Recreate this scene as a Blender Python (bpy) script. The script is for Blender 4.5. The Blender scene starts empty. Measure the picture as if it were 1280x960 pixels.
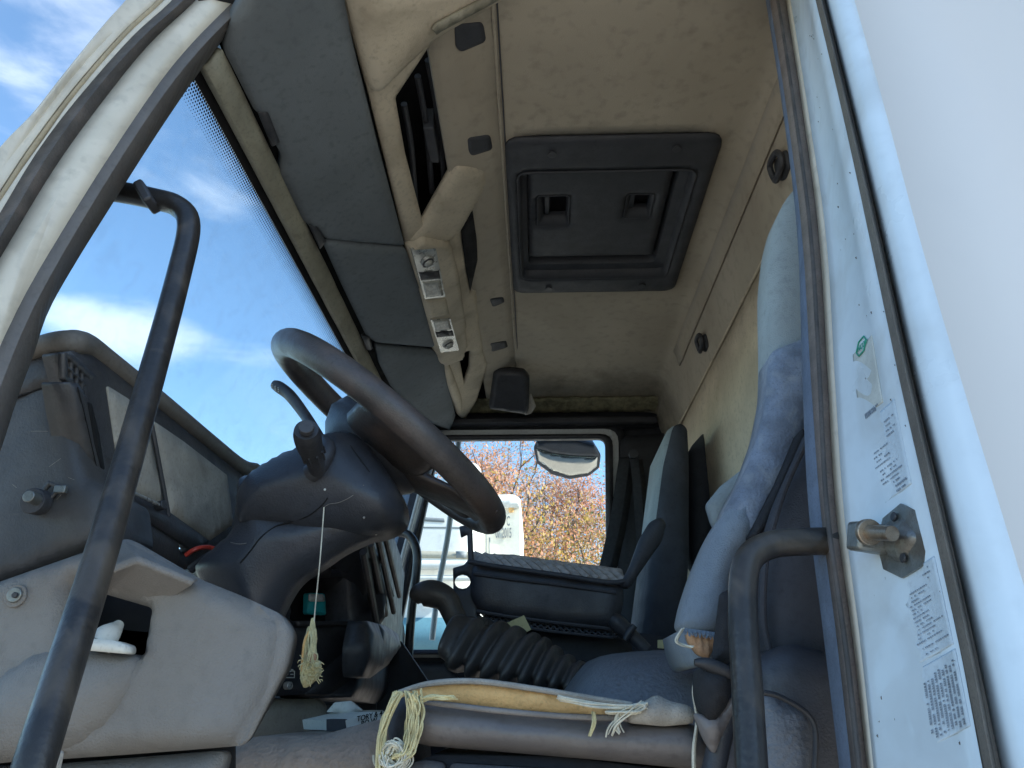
import bpy, bmesh, math, random
import numpy as np
from mathutils import Vector, Matrix, Quaternion, noise
from mathutils.geometry import delaunay_2d_cdt
random.seed(7)
S = bpy.context.scene
COL = S.collection
V = Vector
R_ = math.radians
# ------------------------------------------------------------------ camera
F = 961.0
PITCH = math.atan(402/F); YAW = R_(1.81)
fw = V((-math.sin(YAW)*math.cos(PITCH), math.cos(YAW)*math.cos(PITCH), math.sin(PITCH)))
rt = V((math.cos(YAW), math.sin(YAW), 0))
up = rt.cross(fw)
cam_d = bpy.data.cameras.new('camera'); cam = bpy.data.objects.new('camera', cam_d); COL.objects.link(cam)
cam.matrix_world = Matrix((rt, up, -fw)).transposed().to_4x4()
cam_d.sensor_width = 36; cam_d.lens = F/1280*36; cam_d.clip_end = 3000; cam_d.clip_start = .01
S.camera = cam
GZ = -1.65     # ground level, eye is at z = 0
def at(px, py, Y=None, X=None, Z=None, pl=None):
    d = fw + rt*((px-640)/F) + up*((480-py)/F)
    if Y is not None: t = Y/d.y
    elif X is not None: t = X/d.x
    elif Z is not None: t = Z/d.z
    else:
        p0, n = pl; t = p0.dot(n)/d.dot(n)
    return d*t
def plane_xz(a, b):          # plane parallel to Y through two (x, z) points, normal towards the viewer's side
    d = V((b[0]-a[0], 0, b[1]-a[1])); n = d.cross(V((0, 1, 0))).normalized()
    p0 = V((a[0], 0, a[1]))
    if n.dot(p0) > 0: n = -n
    return (p0, n)
def plane_v(a, b):           # vertical plane through two points
    d = b-a; d.z = 0; n = d.cross(V((0, 0, 1))).normalized()
    if n.dot(a) > 0: n = -n
    return (a.copy(), n)
def shift(pl, d): return (pl[0]+pl[1]*d, pl[1])
def PY(y, k=0.0):            # side plane, leaning inwards by k
    n = V((0, -1, k)).normalized(); return (V((0, y, 0)), n)
# ------------------------------------------------------------------ materials
def srgb(c):
    return tuple(((x/255)/12.92 if x/255 <= .04045 else ((x/255+.055)/1.055)**2.4) for x in c)
def mat(name, col, rough=.5, var=.15, vs=8, bump=.15, bs=300, metal=0, spec=.5, col2=None, grime=0, gcol=(.05,.045,.035), gs=3, coat=0, sheen=0, rvar=.1, blot=.85):
    m = bpy.data.materials.new(name); m.use_nodes = True
    nt = m.node_tree; N = nt.nodes; L = nt.links; b = N['Principled BSDF']
    tc = N.new('ShaderNodeTexCoord')
    def noise_(scale, det=4, dist=0):
        n = N.new('ShaderNodeTexNoise'); n.inputs['Scale'].default_value = scale; n.inputs['Detail'].default_value = det
        n.inputs['Distortion'].default_value = dist
        L.new(tc.outputs['Object'], n.inputs['Vector']); return n
    def ramp(src, a, b_):
        r = N.new('ShaderNodeMapRange'); r.inputs[1].default_value = a; r.inputs[2].default_value = b_
        L.new(src, r.inputs[0]); return r.outputs[0]
    def mix(fac, c1, c2):
        x = N.new('ShaderNodeMix'); x.data_type = 'RGBA'
        if isinstance(fac, float): x.inputs[0].default_value = fac
        else: L.new(fac, x.inputs[0])
        for i, c in ((6, c1), (7, c2)):
            if isinstance(c, tuple): x.inputs[i].default_value = (*c[:3], 1)
            else: L.new(c, x.inputs[i])
        return x.outputs[2]
    c2 = col2 or tuple(max(0, x*(1-var)) for x in col)
    c1 = col if col2 else tuple(min(1, x*(1+var*.6)) for x in col)
    n1 = noise_(vs, 6, .3)
    out = mix(ramp(n1.outputs[0], .35, .65), c1, c2)
    n2 = noise_(vs*14, 3); out = mix(ramp(n2.outputs[0], .52, .8), out, tuple(x*blot for x in c2))
    if grime:
        n3 = noise_(gs, 8, .8)
        g = N.new('ShaderNodeMath'); g.operation = 'MULTIPLY'; g.inputs[1].default_value = grime
        L.new(ramp(n3.outputs[0], .5, .72), g.inputs[0]); out = mix(g.outputs[0], out, gcol)
    L.new(out, b.inputs['Base Color'])
    rn = noise_(vs*3, 5); rr = N.new('ShaderNodeMapRange')
    rr.inputs[1].default_value = .3; rr.inputs[2].default_value = .7
    rr.inputs[3].default_value = max(.02, rough-rvar); rr.inputs[4].default_value = min(1, rough+rvar)
    L.new(rn.outputs[0], rr.inputs[0]); L.new(rr.outputs[0], b.inputs['Roughness'])
    b.inputs['Metallic'].default_value = metal; b.inputs['Specular IOR Level'].default_value = spec
    b.inputs['Coat Weight'].default_value = coat
    b.inputs['Sheen Weight'].default_value = sheen
    if bump:
        bn = noise_(bs, 3); bp = N.new('ShaderNodeBump'); bp.inputs['Strength'].default_value = bump; bp.inputs['Distance'].default_value = .002
        L.new(bn.outputs[0], bp.inputs['Height']); L.new(bp.outputs[0], b.inputs['Normal'])
    return m
M = {}
M['beige'] = mat('beige_lining', (.43, .37, .285), .95, .12, 3, .35, 600, grime=.35, gcol=(.25, .195, .13), gs=2.2, sheen=.2, spec=.2)
def mildew(m):
    nt = m.node_tree; N = nt.nodes; L = nt.links; b = N['Principled BSDF']; src = b.inputs['Base Color'].links[0].from_socket
    tc = N.new('ShaderNodeTexCoord'); sx = N.new('ShaderNodeSeparateXYZ'); L.new(tc.outputs['Object'], sx.inputs[0])
    r1 = N.new('ShaderNodeMapRange'); r1.inputs[1].default_value = 2.15; r1.inputs[2].default_value = 2.60; r1.inputs[3].default_value = -.35; r1.inputs[4].default_value = .45; L.new(sx.outputs[1], r1.inputs[0])
    nz = N.new('ShaderNodeTexNoise'); nz.inputs['Scale'].default_value = 7; nz.inputs['Detail'].default_value = 10; nz.inputs['Roughness'].default_value = .7; L.new(tc.outputs['Object'], nz.inputs['Vector'])
    ad = N.new('ShaderNodeMath'); ad.operation = 'ADD'; L.new(r1.outputs[0], ad.inputs[0]); L.new(nz.outputs[0], ad.inputs[1])
    r2 = N.new('ShaderNodeMapRange'); r2.inputs[1].default_value = .5; r2.inputs[2].default_value = .95; r2.inputs[3].default_value = 0; r2.inputs[4].default_value = .8; L.new(ad.outputs[0], r2.inputs[0])
    x = N.new('ShaderNodeMix'); x.data_type = 'RGBA'; L.new(r2.outputs[0], x.inputs[0]); L.new(src, x.inputs[6]); x.inputs[7].default_value = (.06, .05, .03, 1); L.new(x.outputs[2], b.inputs['Base Color'])
mildew(M['beige'])
M['cream'] = mat('cream_plastic', (.58, .50, .38), .7, .12, 9, .3, 450, grime=.4, gcol=(.16, .12, .075), gs=9, spec=.3)
M['wall'] = mat('rear_wall_cloth', (.62, .52, .40), .95, .15, 6, .6, 420, grime=.25, gcol=(.25, .2, .11), gs=5, spec=.15)
M['visor'] = mat('visor_fabric', (.165, .185, .20), .85, .12, 6, .4, 600, grime=.2, gcol=(.07, .08, .08), spec=.25)
M['hatch'] = mat('hatch_plastic', (.050, .052, .060), .6, .15, 12, .2, 500, spec=.4)
M['olive'] = mat('header_plastic', (.27, .25, .19), .7, .2, 12, .2, 300, grime=.5, gcol=(.1, .09, .06), gs=14)
M['dash'] = mat('charcoal_plastic', (.050, .050, .055), .5, .25, 9, .3, 380, grime=.5, gcol=(.10, .092, .082), gs=6)
M['column'] = mat('column_plastic', (.040, .044, .056), .42, .22, 8, .25, 420, grime=.4, gcol=(.07, .068, .07), gs=9)
M['grey'] = mat('light_grey_plastic', (.20, .188, .178), .6, .08, 5, .6, 520, grime=.35, gcol=(.19, .16, .13), gs=5)
M['insert'] = mat('dusty_panel', (.42, .38, .32), .7, .18, 14, .4, 300, grime=.5, gcol=(.16, .14, .11), gs=12)
M['black'] = mat('black_plastic', (.042, .043, .050), .5, .3, 9, .2, 300)
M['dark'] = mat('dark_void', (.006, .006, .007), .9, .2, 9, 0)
M['rim'] = mat('worn_wheel_leather', (.070, .060, .058), .4, .3, 16, .3, 500, grime=.6, gcol=(.12, .085, .07), gs=14, spec=.5)
M['handle'] = mat('handle_black_paint', (.026, .024, .024), .38, .25, 10, .25, 220, grime=.65, gcol=(.13, .105, .08), gs=16)
M['white'] = mat('sky_tinted_body_paint', (.66, .75, .82), .35, .03, 3, .03, 60, blot=.94, grime=.38, gcol=(.42, .44, .43), gs=11, coat=.3)  # blue cast of skylight is put into this white paint
M['panelwhite'] = mat('outer_panel_paint', (.74, .69, .655), .45, .01, 2, 0, 60, blot=.99)  # same white paint, warmed in colour to stand in for grazing sun
M['creampaint'] = mat('pillar_cream_paint', (.64, .575, .47), .45, .08, 5, .08, 120, grime=.4, gcol=(.3, .26, .19), gs=9, coat=.2)
M['creamdirt'] = mat('pillar_dirty_edge', (.38, .30, .19), .7, .2, 20, .2, 200)
M['seal'] = mat('rubber_seal', (.075, .065, .06), .6, .25, 25, .3, 300, grime=.4, gcol=(.19, .15, .13), gs=20)
M['sealbrown'] = mat('brown_seal', (.23, .185, .165), .75, .2, 30, .5, 500)
M['sealblue'] = mat('blue_grey_seal', (.12, .15, .21), .6, .2, 30, .3, 500)
M['greyseal'] = mat('grey_ribbed_rubber', (.17, .15, .13), .8, .2, 30, .4, 500)
M['steel'] = mat('striker_steel', (.26, .27, .26), .45, .25, 40, .2, 300, metal=.7, grime=.6, gcol=(.16, .1, .06), gs=30)
M['brass'] = mat('worn_pin', (.34, .28, .22), .45, .3, 60, .1, 300, metal=.85, grime=.6, gcol=(.18, .09, .05), gs=60)
M['sticker'] = mat('clear_sticker', (.58, .67, .75), .5, .06, 20, .03, 200)
M['stickerold'] = mat('peeled_sticker', (.55, .57, .54), .7, .12, 40, .2, 200)
M['ink'] = mat('sticker_ink', (.22, .26, .32), .7, .3, 60, 0)
M['green'] = mat('green_ink', (.03, .32, .22), .6, .1, 60, 0)
M['leather'] = mat('brown_grey_vinyl', (.165, .148, .145), .42, .18, 8, .25, 260, grime=.3, gcol=(.2, .17, .14), gs=9)
M['foam'] = mat('yellow_foam', (.88, .52, .22), .9, .12, 20, .7, 350, grime=.3, gcol=(.4, .21, .07), gs=16, spec=.1)
M['torn'] = mat('torn_fabric', (.40, .37, .33), .9, .2, 40, .6, 500)
M['thread'] = mat('yellow_thread', (.68, .60, .34), .8, .2, 60, .3, 900)
M['thread2'] = mat('pale_thread', (.70, .67, .56), .8, .2, 60, .3, 900)
M['seatpale'] = mat('pale_seat_fabric', (.33, .38, .40), .9, .12, 9, .7, 600, sheen=.2, grime=.2, gcol=(.15, .19, .22))
M['seatblue'] = mat('blue_seat_fabric', (.22, .27, .335), .9, .12, 9, .7, 600, sheen=.2)
M['quilt'] = mat('blue_seat_cover', (.20, .245, .33), .85, .3, 34, .8, 260, sheen=.2, grime=.5, gcol=(.34, .38, .42), gs=45)
M['seatdark'] = mat('charcoal_seat_fabric', (.045, .048, .060), .8, .2, 9, .5, 600)
M['engine'] = mat('grained_vinyl', (.14, .155, .185), .45, .15, 9, .9, 220)
M['rubber'] = mat('gaiter_rubber', (.06, .056, .056), .45, .25, 12, .3, 200, grime=.4, gcol=(.09, .08, .07), gs=14)
M['brownmat'] = mat('brown_floor_vinyl', (.32, .26, .215), .5, .15, 9, .9, 200, grime=.3, gcol=(.1, .085, .07))
M['doortrim'] = mat('dark_door_trim', (.03, .032, .038), .7, .2, 8, .3, 300)
M['greyframe'] = mat('grey_window_frame', (.5, .52, .53), .5, .1, 8, .1, 300)
M['strap'] = mat('black_webbing', (.02, .021, .026), .8, .2, 30, .6, 700)
M['matbrown'] = mat('woven_mat_grey', (.42, .38, .35), .85, .3, 60, .8, 400)
M['paper'] = mat('paper', (.62, .62, .58), .8, .08, 20, .05, 200)
M['yellowpaper'] = mat('yellow_paper', (.50, .45, .24), .8, .1, 20, .05, 200)
M['teal'] = mat('teal_wrapper', (.03, .42, .46), .4, .1, 20, .05, 200)
M['red'] = mat('red_plastic', (.55, .05, .03), .5, .2, 30, .1, 200)
M['orangefoam'] = mat('worn_lining', (.55, .33, .2), .9, .2, 60, .5, 300)
M['chrome'] = mat('bright_trim', (.55, .55, .53), .3, .15, 20, .05, 200, metal=.6)
M['lens'] = mat('ribbed_lens', (.42, .42, .39), .25, .1, 20, .1, 200, spec=.7)
M['mirror'] = mat('mirror_glass', (.75, .74, .70), .12, .02, 9, .02, 30, metal=1)
M['mirrorbody'] = mat('mirror_housing', (.05, .065, .10), .4, .2, 20, .1, 200)
M['vwhite'] = mat('vehicle_white', (.80, .79, .74), .4, .04, .8, .02, 30)
M['vcream'] = mat('vehicle_cream', (.80, .76, .64), .5, .04, .8, .02, 30)
M['vgrey'] = mat('vehicle_grey_trim', (.22, .24, .25), .6, .1, 3, .05, 30)
M['vblue'] = mat('vehicle_blue_band', (.12, .27, .34), .5, .1, 3, .05, 30)
M['arm'] = mat('grey_arm_paint', (.50, .53, .53), .5, .05, 9, .05, 100)
M['bark'] = mat('bark', (.16, .13, .10), .9, .3, 6, .8, 20)
M['mould'] = mat('mildewed_edge', (.22, .2, .12), .95, .4, 40, .9, 200, grime=.8, gcol=(.05, .05, .03), gs=30)
M['soil'] = mat('gravel_ground', (.42, .38, .32), .95, .2, .8, .6, 12, grime=.4, gcol=(.2, .19, .13), gs=.2)
def leafmat(name, c):
    m = mat(name, c, .6, .35, 1.5, 0)
    nt = m.node_tree; b = nt.nodes['Principled BSDF']; o = nt.nodes['Material Output']
    tr = nt.nodes.new('ShaderNodeBsdfTranslucent'); tr.inputs[0].default_value = (*[min(1, x*1.3) for x in c], 1)
    ms = nt.nodes.new('ShaderNodeMixShader'); ms.inputs[0].default_value = .35
    nt.links.new(b.outputs[0], ms.inputs[1]); nt.links.new(tr.outputs[0], ms.inputs[2]); nt.links.new(ms.outputs[0], o.inputs[0])
    return m
M['leaf_rust'] = leafmat('leaf_rust', (.52, .23, .12)); M['leaf_yellow'] = leafmat('leaf_yellow', (.42, .27, .05)); M['leaf_brown'] = leafmat('leaf_brown', (.36, .24, .17)); M['leaf_green'] = leafmat('leaf_green', (.1, .12, .04))
def glassmat(name, tint=(.93, .97, .98), dirt=.0):
    m = bpy.data.materials.new(name); m.use_nodes = True; nt = m.node_tree; N = nt.nodes; L = nt.links
    N.remove(N['Principled BSDF']); o = N['Material Output']
    t = N.new('ShaderNodeBsdfTransparent'); t.inputs[0].default_value = (*tint, 1)
    g = N.new('ShaderNodeBsdfGlossy'); g.inputs['Roughness'].default_value = .03
    fw_ = N.new('ShaderNodeLayerWeight'); fw_.inputs[0].default_value = .5; fp_ = N.new('ShaderNodeMath'); fp_.operation = 'POWER'; L.new(fw_.outputs['Facing'], fp_.inputs[0]); fp_.inputs[1].default_value = 4.0; fr = N.new('ShaderNodeMath'); fr.operation = 'MULTIPLY'; L.new(fp_.outputs[0], fr.inputs[0]); fr.inputs[1].default_value = .25
    ms = N.new('ShaderNodeMixShader'); L.new(fr.outputs[0], ms.inputs[0]); L.new(t.outputs[0], ms.inputs[1]); L.new(g.outputs[0], ms.inputs[2])
    d = N.new('ShaderNodeBsdfDiffuse'); d.inputs[0].default_value = (.5, .5, .47, 1)
    tc = N.new('ShaderNodeTexCoord'); nz = N.new('ShaderNodeTexNoise'); nz.inputs['Scale'].default_value = 26; nz.inputs['Detail'].default_value = 9; nz.inputs['Distortion'].default_value = 1.2
    L.new(tc.outputs['Object'], nz.inputs['Vector'])
    r = N.new('ShaderNodeMapRange'); r.inputs[1].default_value = .5; r.inputs[2].default_value = .8; r.inputs[3].default_value = dirt*.35; r.inputs[4].default_value = dirt
    L.new(nz.outputs[0], r.inputs[0])
    m2 = N.new('ShaderNodeMixShader'); L.new(r.outputs[0], m2.inputs[0]); L.new(ms.outputs[0], m2.inputs[1]); L.new(d.outputs[0], m2.inputs[2]); L.new(m2.outputs[0], o.inputs[0])
    return m
M['glass'] = glassmat('dusty_windshield_glass', dirt=.10); M['sideglass'] = glassmat('side_glass', dirt=.05)
# ------------------------------------------------------------------ object helpers
def tag(o, label=None, cat=None, group=None, kind=None):
    if label: o['label'] = label
    if cat: o['category'] = cat
    if group: o['group'] = group
    if kind: o['kind'] = kind
    return o
def thing(name, loc, label, cat, group=None):
    o = bpy.data.objects.new(name, None); o.location = loc; o.empty_display_size = .05; COL.objects.link(o)
    return tag(o, label, cat, group)
def link(name, me, m, parent=None, smooth=True, bevel=0, seg=2, label=None):
    if isinstance(me, bmesh.types.BMesh):
        bm = me; bmesh.ops.recalc_face_normals(bm, faces=bm.faces); me = bpy.data.meshes.new(name); bm.to_mesh(me); bm.free()
    o = bpy.data.objects.new(name, me)
    me.materials.clear(); me.materials.append(M[m] if isinstance(m, str) else m)
    COL.objects.link(o)
    if parent is not None:
        o.parent = parent
        if parent.type == 'EMPTY': o.location = -parent.location
    if smooth:
        for p in me.polygons: p.use_smooth = True
        if smooth != 'full':
            try: me.set_sharp_from_angle(angle=R_(38))
            except Exception: pass
    if bevel:
        b = o.modifiers.new('bevel', 'BEVEL'); b.width = bevel; b.segments = seg; b.limit_method = 'ANGLE'; b.angle_limit = R_(35)
    if label: o['label'] = label
    return o
def catmull(pts, n=8, closed=False):
    out = []; k = len(pts)
    rng = range(k) if closed else range(k-1)
    for i in rng:
        g = lambda j: pts[j % k] if closed else pts[max(0, min(k-1, j))]
        p0, p1, p2, p3 = g(i-1), g(i), g(i+1), g(i+2)
        for s in range(n):
            t = s/n; t2 = t*t; t3 = t2*t
            out.append(tuple(.5*((2*b)+(-a+c)*t+(2*a-5*b+4*c-d)*t2+(-a+3*b-3*c+d)*t3) for a, b, c, d in zip(p0, p1, p2, p3)))
    if not closed: out.append(tuple(pts[-1]))
    return out
def chaikin(p, it=1, closed=True):
    for _ in range(it):
        q = []; k = len(p)
        for i in range(k):
            a = V(p[i]); b = V(p[(i+1) % k]); q += [a*.75+b*.25, a*.25+b*.75]
        p = q
    return p
def roundcorners(p, r, seg=4):
    """round every corner of a closed polygon by at most r"""
    q = []; k = len(p)
    for i in range(k):
        a = V(p[i-1]); b = V(p[i]); c = V(p[(i+1) % k])
        la = (a-b).length; lc = (c-b).length; d = min(r, la*.45, lc*.45)
        s = b+(a-b).normalized()*d; e = b+(c-b).normalized()*d
        for j in range(seg+1):
            t = j/seg; q.append(s*(1-t)**2+b*2*t*(1-t)+e*t*t)
    return q
def inside(pt, poly):
    x = pt[:, 0]; y = pt[:, 1]; r = np.zeros(len(pt), bool); k = len(poly)
    for i in range(k):
        x1, y1 = poly[i]; x2, y2 = poly[(i+1) % k]
        c = ((y1 > y) != (y2 > y)) & (x < (x2-x1)*(y-y1)/((y2-y1) or 1e-12)+x1); r ^= c
    return r
def distpoly(pt, polys):
    d = np.full(len(pt), 1e9)
    for poly in polys:
        P = np.array(poly); Q = np.roll(P, -1, 0)
        for a, b in zip(P, Q):
            ab = b-a; L = (ab**2).sum() or 1e-12
            t = np.clip(((pt-a)@ab)/L, 0, 1); d = np.minimum(d, np.hypot(*(pt-(a+t[:, None]*ab)).T))
    return d
def relief(outline, pl, D=.01, R=.02, B=.01, DB=0, RB=None, res=.012, holes=(), hf=None, rnd=.006, cham=0):
    """solid slab cut to an outline lying in plane pl (p0, n): front swells by D over R, back is B deep and swells by DB."""
    p0, n = pl; u = n.cross(V((0, 0, 1)));
    if u.length < .1: u = n.cross(V((0, 1, 0)))
    u.normalize(); v = n.cross(u)
    def to2(P): w = P-p0; return (w.dot(u), w.dot(v))
    def prep(o, rr):
        p = [V(to2(P)) for P in o]
        if cham: p = chaikin(p, cham)
        elif rr: p = roundcorners(p, rr)
        q = []
        for i in range(len(p)):
            a = p[i]; b = p[(i+1) % len(p)]; k = max(1, int((b-a).length/res))
            for j in range(k): q.append(tuple(a.lerp(b, j/k)))
        out = [q[0]]
        for x in q[1:]:
            if (V(x)-V(out[-1])).length > 2e-4: out.append(x)
        return out
    ol = prep(outline, rnd); hl = [prep(h, rnd*.6) for h in holes]
    A = np.array(ol); mn = A.min(0); mx = A.max(0)
    xs = np.arange(mn[0]+res/2, mx[0], res); ys = np.arange(mn[1]+res/2, mx[1], res)
    g = np.array([(x+(res/2 if j % 2 else 0), y) for j, y in enumerate(ys) for x in xs]) if len(xs) and len(ys) else np.zeros((0, 2))
    if len(g):
        k = inside(g, ol)
        for h in hl: k &= ~inside(g, h)
        g = g[k]
        if len(g): g = g[distpoly(g, [ol]+hl) > res*.55]
    if R and len(g) >= 0:   # an inner contour close to the rim keeps the round-over smooth
        pass
    pts = [V(p) for p in ol]; ed = [(i, (i+1) % len(ol)) for i in range(len(ol))]
    for h in hl:
        b = len(pts); pts += [V(p) for p in h]; ed += [(b+i, b+(i+1) % len(h)) for i in range(len(h))]
    pts += [V(p) for p in g]
    vs, es, fs, *_ = delaunay_2d_cdt(pts, ed, [], 0, 1e-6)
    P = np.array([tuple(x) for x in vs]); fs = [f for f in fs if len(f) == 3]
    cen = np.array([(P[list(f)]).mean(0) for f in fs]); k = inside(cen, ol)
    for h in hl: k &= ~inside(cen, h)
    fs = [tuple(f) for f, kk in zip(fs, k) if kk]
    d = distpoly(P, [ol]+hl); t = np.minimum(d/max(R, 1e-6), 1); hh = D*np.sqrt(1-(1-t)**2)
    t2 = np.minimum(d/max(RB or R, 1e-6), 1); hb = B+DB*np.sqrt(1-(1-t2)**2)
    bm = bmesh.new(); fr = []; bk = []
    for i, (a, b) in enumerate(P):
        w = p0+u*a+v*b; e = hf(w, d[i]) if hf else 0
        fr.append(bm.verts.new(w+n*(hh[i]+e))); bk.append(bm.verts.new(w-n*hb[i]))
    cnt = {}
    for f in fs:
        try: bm.faces.new([fr[i] for i in f]); bm.faces.new([bk[i] for i in reversed(f)])
        except ValueError: continue
        for a, b in ((f[0], f[1]), (f[1], f[2]), (f[2], f[0])):
            key = (min(a, b), max(a, b)); cnt[key] = cnt.get(key, 0)+1
    for (a, b), c in cnt.items():
        if c == 1: bm.faces.new((fr[a], fr[b], bk[b], bk[a]))
    for x in [x for x in bm.verts if not x.link_faces]: bm.verts.remove(x)
    return bm
def rel(name, px, pl, m, parent, label=None, **k):
    if isinstance(pl, (int, float)): pl = PY(pl)
    out = [at(*p, pl=pl) if len(p) == 2 else V(p) for p in px]
    k['holes'] = [[at(*p, pl=pl) for p in h] for h in k.get('holes', ())]
    sm = k.pop('smooth', 'full')
    return link(name, relief(out, pl, **k), m, parent, label=label, smooth=sm)
def loft(rows, closed=False, thick=0):
    """surface through rows of 3D points (same count)"""
    bm = bmesh.new(); g = [[bm.verts.new(p) for p in r] for r in rows]
    for i in range(len(g)-1):
        k = len(g[0]); 
        for j in range(k if closed else k-1):
            bm.faces.new((g[i][j], g[i][(j+1) % k], g[i+1][(j+1) % k], g[i+1][j]))
    if closed:
        for r in (g[0], g[-1]):
            try: bm.faces.new(r)
            except ValueError: pass
    return bm
def solid(o, t, off=-1):
    s = o.modifiers.new('solid', 'SOLIDIFY'); s.thickness = t; s.offset = off; return o
def tube_bm(path, r, seg=14, n=6, bm=None, cap=True, closed=False):
    path = [tuple(p) for p in path]; rr = r if isinstance(r, (list, tuple)) else [r]*len(path)
    P = catmull([(*p, q) for p, q in zip(path, rr)], n, closed) if n > 1 else [(*p, q) for p, q in zip(path, rr)]
    bm = bm or bmesh.new(); C = [V(p[:3]) for p in P]; rings = []; k = len(C); nrm = None
    for i, c in enumerate(C):
        t = ((C[(i+1) % k] if closed else C[min(i+1, k-1)])-(C[i-1] if closed else C[max(i-1, 0)])).normalized()
        if nrm is None: nrm = t.orthogonal().normalized()
        nrm = (nrm-t*nrm.dot(t)).normalized(); b = t.cross(nrm)
        rings.append([bm.verts.new(c+(nrm*math.cos(a)+b*math.sin(a))*P[i][3]) for a in [2*math.pi*j/seg for j in range(seg)]])
    for i in range(k if closed else k-1):
        A, B = rings[i], rings[(i+1) % k]
        for j in range(seg): bm.faces.new((A[j], A[(j+1) % seg], B[(j+1) % seg], B[j]))
    if cap and not closed: bm.faces.new(rings[0]); bm.faces.new(list(reversed(rings[-1])))
    return bm
def tube(name, path, r, m, parent, seg=14, n=6, label=None): return link(name, tube_bm(path, r, seg, n), m, parent, label=label, smooth=True)
def box_bm(c, ax, bm=None):
    """box: centre, three half-axis vectors"""
    bm = bm or bmesh.new(); c = V(c); a, b, d = [V(x) for x in ax]
    vs = [bm.verts.new(c+a*i+b*j+d*k) for i in (-1, 1) for j in (-1, 1) for k in (-1, 1)]
    for f in ((0, 1, 3, 2), (4, 6, 7, 5), (0, 4, 5, 1), (2, 3, 7, 6), (0, 2, 6, 4), (1, 5, 7, 3)): bm.faces.new([vs[i] for i in f])
    return bm
def bx(name, c, s, m, parent, bevel=.003, ax=None, label=None):
    A = ax or (V((1, 0, 0)), V((0, 1, 0)), V((0, 0, 1)))
    return link(name, box_bm(c, [A[i]*s[i]/2 for i in range(3)]), m, parent, bevel=bevel, label=label)
def disc(name, c, n, r, h, m, parent, seg=20, bevel=.0008, label=None):
    n = V(n).normalized(); return link(name, tube_bm([V(c)-n*h/2, V(c)+n*h/2], r, seg, 1), m, parent, bevel=bevel, label=label)
def text_mesh(s, pos, ux, uy, size, m, name, parent, sx=1.0):
    cu = bpy.data.curves.new('t', 'FONT'); cu.body = s; cu.size = size; cu.extrude = size*.02; cu.offset = size*.012
    to = bpy.data.objects.new('t', cu); COL.objects.link(to)
    bpy.context.view_layer.update()
    me = bpy.data.meshes.new_from_object(to.evaluated_get(bpy.context.evaluated_depsgraph_get()))
    bpy.data.objects.remove(to); ux = V(ux).normalized(); uy = V(uy).normalized(); w = ux.cross(uy)
    T = Matrix((ux, uy, w)).transposed().to_4x4(); T.translation = V(pos); me.transform(Matrix.Diagonal((sx, 1, 1, 1))); me.transform(T)
    return link(name, me, m, parent, smooth=False)
from mathutils.bvhtree import BVHTree
_bvh = {}
def onsurf(obj, px, py, off=0.0):
    """point on the surface of a mesh (or several), a little proud of it"""
    best = None; d = (fw+rt*((px-640)/F)+up*((480-py)/F)).normalized()
    for ob in (obj if isinstance(obj, (list, tuple)) else [obj]):
        if ob.name not in _bvh: _bvh[ob.name] = BVHTree.FromPolygons([v.co for v in ob.data.vertices], [tuple(p.vertices) for p in ob.data.polygons])
        h = _bvh[ob.name].ray_cast(V((0, 0, 0)), d)
        if h[0] is not None and (best is None or h[3] < best[1]): best = (h[0], h[3])
    p = best[0] if best else at(px, py, Y=1.0)
    return p-d*off
# planes inside the cab
PLvis = plane_xz((-.442, .85), (-.286, .93))
PLsh = plane_xz((-.286, .93), (-.165, 1.0))
PLstrip = plane_xz((-.168, 1.0), (-.060, 1.05))
PLrear = plane_xz((.43, 1.05), (.48, .86))
PLinst = plane_xz((-.505, .38), (-.478, .16))
for q in (PLinst,): pass
# ================================================================== TRUCK CAB
cab = thing('truck_cab', (0, 1.5, GZ), 'white truck cab with beige roof lining and grey visors, seen through its open driver door', 'truck cab')
# --- roof lining with hatch opening
hx0, hx1, hy0, hy1 = -.054, .383, 1.225, 1.848
xs = [(-.060, 1.05), (-.05+.012, 1.052), (.06, 1.054), (.2, 1.055), (.30, 1.054), (hx1-.012, 1.052), (.405, 1.051), (.43, 1.048), (.447, 1.02), (.452, 1.0), (.458, .965), (.470, .90), (.482, .858)]
ys = [(.62, -.09), (.70, -.04), (.80, -.01), (.9, 0), (1.0, 0), (1.1, 0), (hy0+.012, 0), (1.35, 0), (1.5, 0), (1.65, 0), (hy1-.012, 0), (1.95, 0), (2.1, 0), (2.25, -.004), (2.38, -.012), (2.48, -.026), (2.56, -.05), (2.60, -.078)]
bm = bmesh.new(); G = []
for i, (x, z) in enumerate(xs):
    G.append([])
    for (y, dz) in ys:
        k = 1 if i < 8 else max(0, 1-(i-7)/5)
        w = .0035*noise.noise(V((x*9, y*7, z*5)))
        G[-1].append(bm.verts.new((x-(.02 if (i > 8 and y > 2.5) else 0), y, z+dz*k+w*(0 if i in (0,) else 1))))
for i in range(len(xs)-1):
    for j in range(len(ys)-1):
        if xs[i][0] >= hx0 and xs[i+1][0] <= hx1 and ys[j][0] >= hy0 and ys[j+1][0] <= hy1: continue
        bm.faces.new((G[i][j], G[i][j+1], G[i+1][j+1], G[i+1][j]))
o = solid(link('roof_lining', bm, 'beige', cab, smooth='full'), .008, 1)
s = o.modifiers.new('sub', 'SUBSURF'); s.levels = s.render_levels = 2; o.modifiers.move(1, 0)
# recessed darker channel along the rear edge of the roof
bm = loft([[V((x, y, z)) for y in np.linspace(1.0, 2.2, 16)] for x, z in ((.4375, 1.026), (.4465, 1.001), (.4515, .975))])
solid(link('roof_channel', bm, 'beige', cab), .003, 0)
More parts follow.
